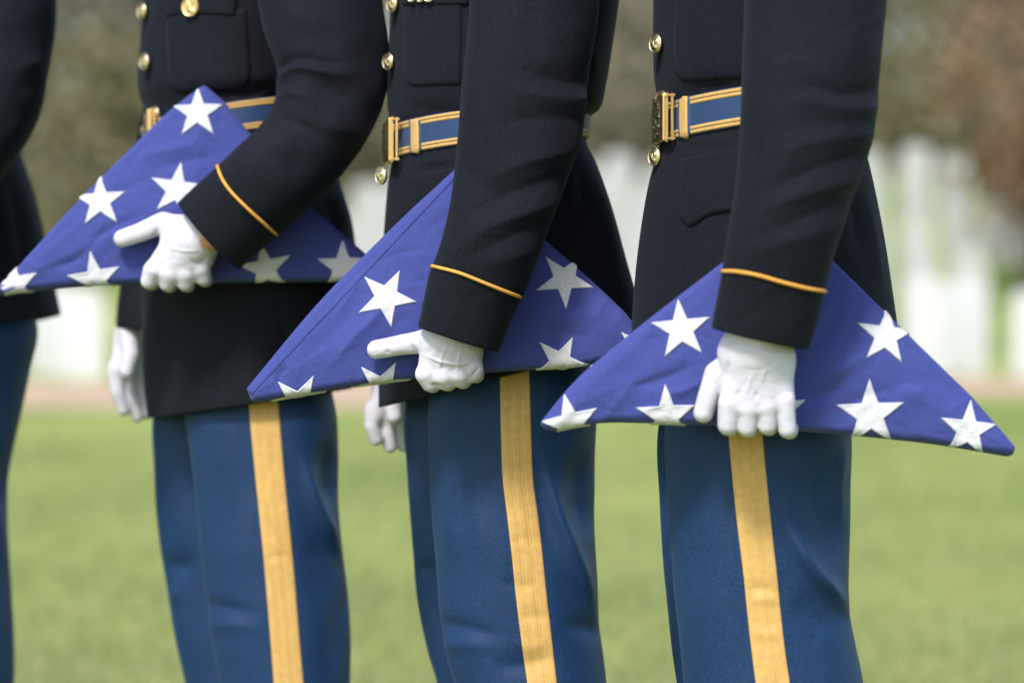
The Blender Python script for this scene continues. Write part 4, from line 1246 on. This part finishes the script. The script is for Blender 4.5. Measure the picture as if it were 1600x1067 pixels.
# =================================================================== THE FLAGS
def make_flag(label, outline, plane, stars, folds, grooves=(), thick=0.045, r=0.010, puff=0.010, seed=0):
    """outline: corner list in pixels (px, py, rounding); plane: three (px, py, depth); stars: (px, py, R px, tip angle deg)"""
    A, B, C = [P(*q) for q in plane]
    n = np.cross(B - A, C - A); n /= np.linalg.norm(n)
    if n[1] > 0:
        n = -n
    u = np.array([1.0, 0, 0]); u -= n * (u @ n); u /= np.linalg.norm(u)
    v = np.cross(n, u)
    if v[2] < 0:
        v = -v
    eye = np.array([0, 0, CH])

    def to2(px, py):
        d = P(px, py, 1.0) - eye
        t = ((A - eye) @ n) / (d @ n)
        p = eye + d * t
        return np.array([(p - A) @ u, (p - A) @ v])
    # outline: straight-ish sides with rounded corners
    pts = [to2(a, b) for (a, b, _) in outline]
    rd = [q[2] / F * A[1] for q in outline]
    poly = []
    m = len(pts)
    for i in range(m):
        p, a, b = pts[i], pts[i - 1], pts[(i + 1) % m]
        da = (a - p); la = np.linalg.norm(da); db = (b - p); lb = np.linalg.norm(db)
        c = min(rd[i], la * 0.45, lb * 0.45)
        p0 = p + da / la * c; p1 = p + db / lb * c
        for t in np.linspace(0, 1, 9):
            poly.append((1 - t) ** 2 * p0 + 2 * t * (1 - t) * p + t * t * p1)
    poly = np.array(poly)
    # dense resample
    cl = np.vstack([poly, poly[:1]])
    L = np.concatenate([[0], np.cumsum(np.linalg.norm(np.diff(cl, axis=0), axis=1))])
    K = 460
    t = np.linspace(0, L[-1], K, endpoint=False)
    Bd = np.stack([np.interp(t, L, cl[:, 0]), np.interp(t, L, cl[:, 1])], -1)
    tg = np.roll(Bd, -1, 0) - np.roll(Bd, 1, 0); tg /= np.linalg.norm(tg, axis=1, keepdims=True)
    nr_ = np.stack([tg[:, 1], -tg[:, 0]], -1)
    cen = Bd.mean(0)
    if np.mean(np.sum((Bd - cen) * nr_, 1)) < 0:
        nr_ = -nr_
    for _ in range(6):
        nr_ = (np.roll(nr_, 1, 0) + 2 * nr_ + np.roll(nr_, -1, 0)); nr_ /= np.linalg.norm(nr_, axis=1, keepdims=True)
    In = Bd - nr_ * r          # inset outline; the rounded edge starts here

    def puffing(e):
        return puff * (1 - np.exp(-np.clip(e, 0, None) / 0.05))

    def lift(p2, dep):
        return A + p2[..., :1] * u + p2[..., 1:2] * v - n * dep[..., None]

    ol = np.array([q[:2] for q in outline], float)
    bx_ = (*ol.min(0), *ol.max(0))
    extra = rand_folds(bx_, 30, 40, 14, 110, 7, 1.9, seed) + rand_folds(bx_, 14, -35, 25, 60, 5, 1.3, seed + 1)
    for (sx, sy, Rp, ang) in stars:        # cloth pulled up round the sewn stars
        extra += [([(sx + Rp * 0.62 * math.cos(R(ang + 36 + 72 * k)), sy - Rp * 0.62 * math.sin(R(ang + 36 + 72 * k))),
                    (sx + Rp * 1.15 * math.cos(R(ang + 30 + 72 * k)), sy - Rp * 1.15 * math.sin(R(ang + 30 + 72 * k)))], 4.5, (0.8, -0.7, 0.9, -0.8, 0.7)[k]) for k in range(5)]

    def wr(V):
        N = np.broadcast_to(n, V.shape)
        V = ripple(V, N, 0.0018, 0.15, seed)
        V = ripple(V, N, 0.0011, 0.05, seed + 50)
        V = fold(V, N, [(f_[0], f_[1], f_[2] * 1.7) for f_ in folds] + extra, cam_only=False)
        return V
    # surface: centre fan, edge rounding, side with layered folds, back
    rows2 = []; deps = []
    for k in np.linspace(0, 1, 70) ** 0.8:
        p = cen + (In - cen) * k
        e = np.min(np.linalg.norm(p[:, None] - Bd[None, ::4], axis=-1), axis=1)
        rows2.append(p); deps.append(-puffing(e - r))
    dlast = deps[-1]
    for a in np.linspace(0, math.pi / 2, 9)[1:]:
        rows2.append(In + nr_ * r * math.sin(a)); deps.append(dlast * math.cos(a) + r * (1 - math.cos(a)))
    for q in np.linspace(0, 1, 22)[1:]:
        lay = 0.0022 * abs(math.sin(q * math.pi * 4)) - 0.0022
        rows2.append(Bd + nr_ * lay); deps.append(np.full(K, r + (thick - 2 * r) * q))
    for a in np.linspace(0, math.pi / 2, 7)[1:]:
        rows2.append(In + nr_ * r * math.cos(a)); deps.append(np.full(K, thick - r + r * math.sin(a)))
    for k in np.linspace(1, 0, 12)[1:]:
        rows2.append(cen + (In - cen) * max(k, 0.002)); deps.append(np.full(K, thick))
    P2 = np.array(rows2); DP = np.array(deps)
    V = wr(lift(P2, DP))
    root = bpy.data.objects.new('folded_flag', None); COL.objects.link(root)
    root.location = tuple(A + u * cen[0] + v * cen[1] - n * thick / 2)
    root['label'] = label; root['category'] = 'flag'; root['group'] = 'folded flags held by the soldiers'
    cloth = mesh_obj('cloth', V, grid_faces(len(P2), K), M['flag'], root)
    # overlapping hems along a slope
    for (a, b, off) in grooves:
        pa, pb = to2(*a), to2(*b)
        d = (pb - pa); d /= np.linalg.norm(d)
        qs = pa + (pb - pa) * np.linspace(0, 1, 70)[:, None]
        nn = np.array([-d[1], d[0]])
        if (cen - pa) @ nn < 0:
            nn = -nn
        strip = []
        for (w_, hgt) in ((off + 0.0024, -0.0008), (off + 0.0016, 0.0006), (off, 0.0008), (off - 0.004, 0.0005), (off - 0.0065, -0.0008)):
            p = qs + nn * w_
            e = np.min(np.linalg.norm(p[:, None] - Bd[None, ::2], axis=-1), axis=1)
            dist = np.linalg.norm(p[:, None] - In[None], axis=-1)
            ins = np.sum((p - In[dist.argmin(1)]) * nr_[dist.argmin(1)], 1)
            qd = np.clip(ins, 0, r * 1.4)
            dep = np.where(ins > 0, r * (1 - np.cos(qd / r)), -puffing(e - r))
            strip.append(lift(p, dep - hgt))
        SV = wr(np.array(strip))
        mesh_obj('hem_fold', SV, grid_faces(5, 70, False), M['flag'], cloth)
    # stars, sewn on and following the surface round the edge
    for (sx, sy, Rp, ang) in stars:
        c = to2(sx, sy); Rm = Rp / F * A[1]
        tips = []
        rr_ = np.random.default_rng(int(sx * 7 + sy))
        for k in range(10):
            a = R(ang + 36 * k)
            q = Rm * (1 if k % 2 == 0 else 0.395) * rr_.uniform(0.97, 1.03)
            tips.append(c + q * np.array([math.cos(a), math.sin(a)]))
        nsub = 11
        P_, Fs, edge = [], [], []
        key = {}

        def vid(p, ed):
            kk = (round(p[0], 6), round(p[1], 6))
            if kk not in key:
                key[kk] = len(P_); P_.append(p); edge.append(ed)
            return key[kk]
        for k in range(10):
            a, b = tips[k], tips[(k + 1) % 10]
            for i in range(nsub):
                for j in range(i + 1):
                    def bp(ii, jj):
                        if ii == 0:
                            return vid(c, 0)
                        return vid(c + (a - c) * (ii - jj) / nsub + (b - c) * jj / nsub, 2 if ii == nsub else (1 if ii == nsub - 1 else 0))
                    p0, p1, p2 = bp(i, j), bp(i + 1, j), bp(i + 1, j + 1)
                    Fs.append([p0, p1, p2])
                    if j < i:
                        p3 = bp(i, j + 1)
                        Fs.append([p0, p2, p3])
        P_ = np.array(P_); edge = np.array(edge)
        dist = np.linalg.norm(P_[:, None] - Bd[None], axis=-1)
        im = dist.argmin(1)
        inside = np.sum((P_ - Bd[im]) * nr_[im], 1) <= 0
        ins = r + np.where(inside, -1, 1) * dist.min(1)      # >0: beyond the inset outline
        e = np.min(np.linalg.norm(P_[:, None] - Bd[None], axis=-1), axis=1)
        out = ins > 0
        al = np.clip(ins, 0, None) / r
        am = np.minimum(al, math.pi / 2)
        hgt = 0.0013 + 0.0004 * np.sin(P_[:, 0] * 300) * np.sin(P_[:, 1] * 260)
        hgt = np.where(edge == 2, 0.0001, np.where(edge == 1, 0.0022, hgt))
        base2 = Bd[im] + nr_[im] * ((r * np.sin(am)) - r + hgt * np.sin(am))[:, None]
        side = P_ - Bd[im] - nr_[im] * (ins - r)[:, None]
        sl_ = np.linalg.norm(side, axis=1, keepdims=True) + 1e-9
        side *= np.minimum(1, 0.0015 / sl_)
        p2 = np.where(out[:, None], base2 + side, P_)
        dep = np.where(out, r * (1 - np.cos(am)) + np.clip((al - math.pi / 2) * r, 0, thick - 2 * r) - hgt * np.cos(am), -puffing(e - r) - hgt)
        SV = wr(lift(p2, dep))
        # skirt so that the sewn edge closes on the cloth
        mesh_obj('star', SV, Fs, M['star'], root)
    return root


# =================================================================== BUILD
r0 = make_soldier(S0)
r1 = make_soldier(S1)
r2 = make_soldier(S2)
r3 = make_soldier(S3)

d1, d2, d3 = 4.3 - .215, 4.0 - .215, 3.70 - .215
make_flag('folded blue star flag tilted up under the raised forearm, peak showing below the breast pocket',
          [(-12, 459, 8), (120, 444, 60), (330, 438, 120), (520, 437, 40), (592, 432, 14), (575, 400, 30), (480, 322, 60), (352, 160, 8), (318, 131, 6), (262, 172, 40), (120, 312, 60)],
          [(0, 456, d1), (318, 131, d1 + .02), (585, 430, d1)],
          [(309, 177, 43, 91), (157, 315, 43, 93), (277, 298, 44, 82), (22, 446, 43, 100), (149, 437, 44, 100), (415, 420, 43, 100), (536, 417, 43, 91)],
          [([(40, 430), (120, 350), (200, 290)], 10, 1.5), ([(130, 400), (160, 365), (230, 330)], 8, -2), ([(200, 250), (260, 235), (330, 220)], 10, 1.6), ([(225, 270), (300, 250), (350, 240)], 9, -1.5),
           ([(60, 425), (110, 410), (150, 380)], 7, -1.5), ([(450, 360), (500, 355), (540, 375)], 12, 2.0), ([(120, 365), (190, 300), (260, 270)], 14, -1.4), ([(180, 400), (215, 410)], 10, -2)], seed=5,
          grooves=[((575, 400), (485, 322), 0.006)])
make_flag('folded blue star flag in the middle with doubled hem along its long left slope',
          [(384, 606, 3), (393, 628, 6), (500, 609, 60), (620, 591, 80), (770, 578, 80), (920, 571, 40), (1010, 540, 14), (985, 495, 20), (925, 437, 40), (850, 373, 50), (717, 257, 10), (620, 346, 60), (500, 466, 60)],
          [(390, 620, d2), (717, 257, d2 + .02), (1000, 540, d2)],
          [(604, 466, 49, 64), (467, 630, 48, 62), (597, 607, 48, 62), (882, 437, 47, 57), (876, 566, 45, 64), (1003, 548, 44, 66)],
          [([(500, 590), (560, 520), (640, 440)], 9, 1.8), ([(440, 590), (520, 520), (590, 440)], 16, -1.6), ([(560, 590), (640, 480)], 16, -1.2), ([(840, 500), (900, 490), (960, 505)], 14, 1.6), ([(830, 530), (880, 520), (930, 530)], 12, -1.6),
           ([(430, 605), (438, 585), (450, 570)], 7, -2), ([(900, 460), (920, 500), (925, 540)], 9, -1.4), ([(880, 380), (905, 420), (930, 450)], 6, 1.6), ([(800, 560), (840, 470), (850, 420)], 12, -1.6)], seed=8,
          grooves=[((386, 607), (700, 274), 0.0075)])
make_flag('nearest and widest folded blue star flag, hanging lowest at right with both corners showing',
          [(842, 662, 10), (860, 672, 10), (940, 657, 40), (1090, 661, 80), (1330, 677, 80), (1470, 692, 50), (1584, 712, 5), (1589, 698, 4), (1520, 618, 30), (1380, 482, 60), (1228, 333, 10), (1120, 416, 60), (1010, 500, 60), (900, 590, 50)],
          [(845, 665, d3), (1228, 333, d3 + .02), (1588, 705, d3)],
          [(1064, 515, 50, 95), (1384, 525, 49, 84), (892, 662, 49, 103), (1042, 650, 50, 93), (1213, 644, 50, 95), (1360, 648, 56, 92), (1513, 672, 48, 84)],
          [([(870, 640), (960, 570), (1060, 470)], 16, 1.6), ([(960, 610), (1040, 590), (1100, 560)], 10, -2), ([(1250, 600), (1310, 580), (1380, 540)], 12, 2), ([(1245, 620), (1300, 610), (1330, 580)], 9, -2), ([(1300, 640), (1420, 600), (1480, 590)], 12, -1.6),
           ([(1020, 625), (1090, 600), (1110, 570)], 8, 1.6), ([(1440, 560), (1500, 620), (1550, 670)], 12, -1.5), ([(1250, 560), (1300, 500), (1320, 450)], 14, -1.6), ([(1400, 600), (1450, 620)], 12, 1.5)], seed=11)
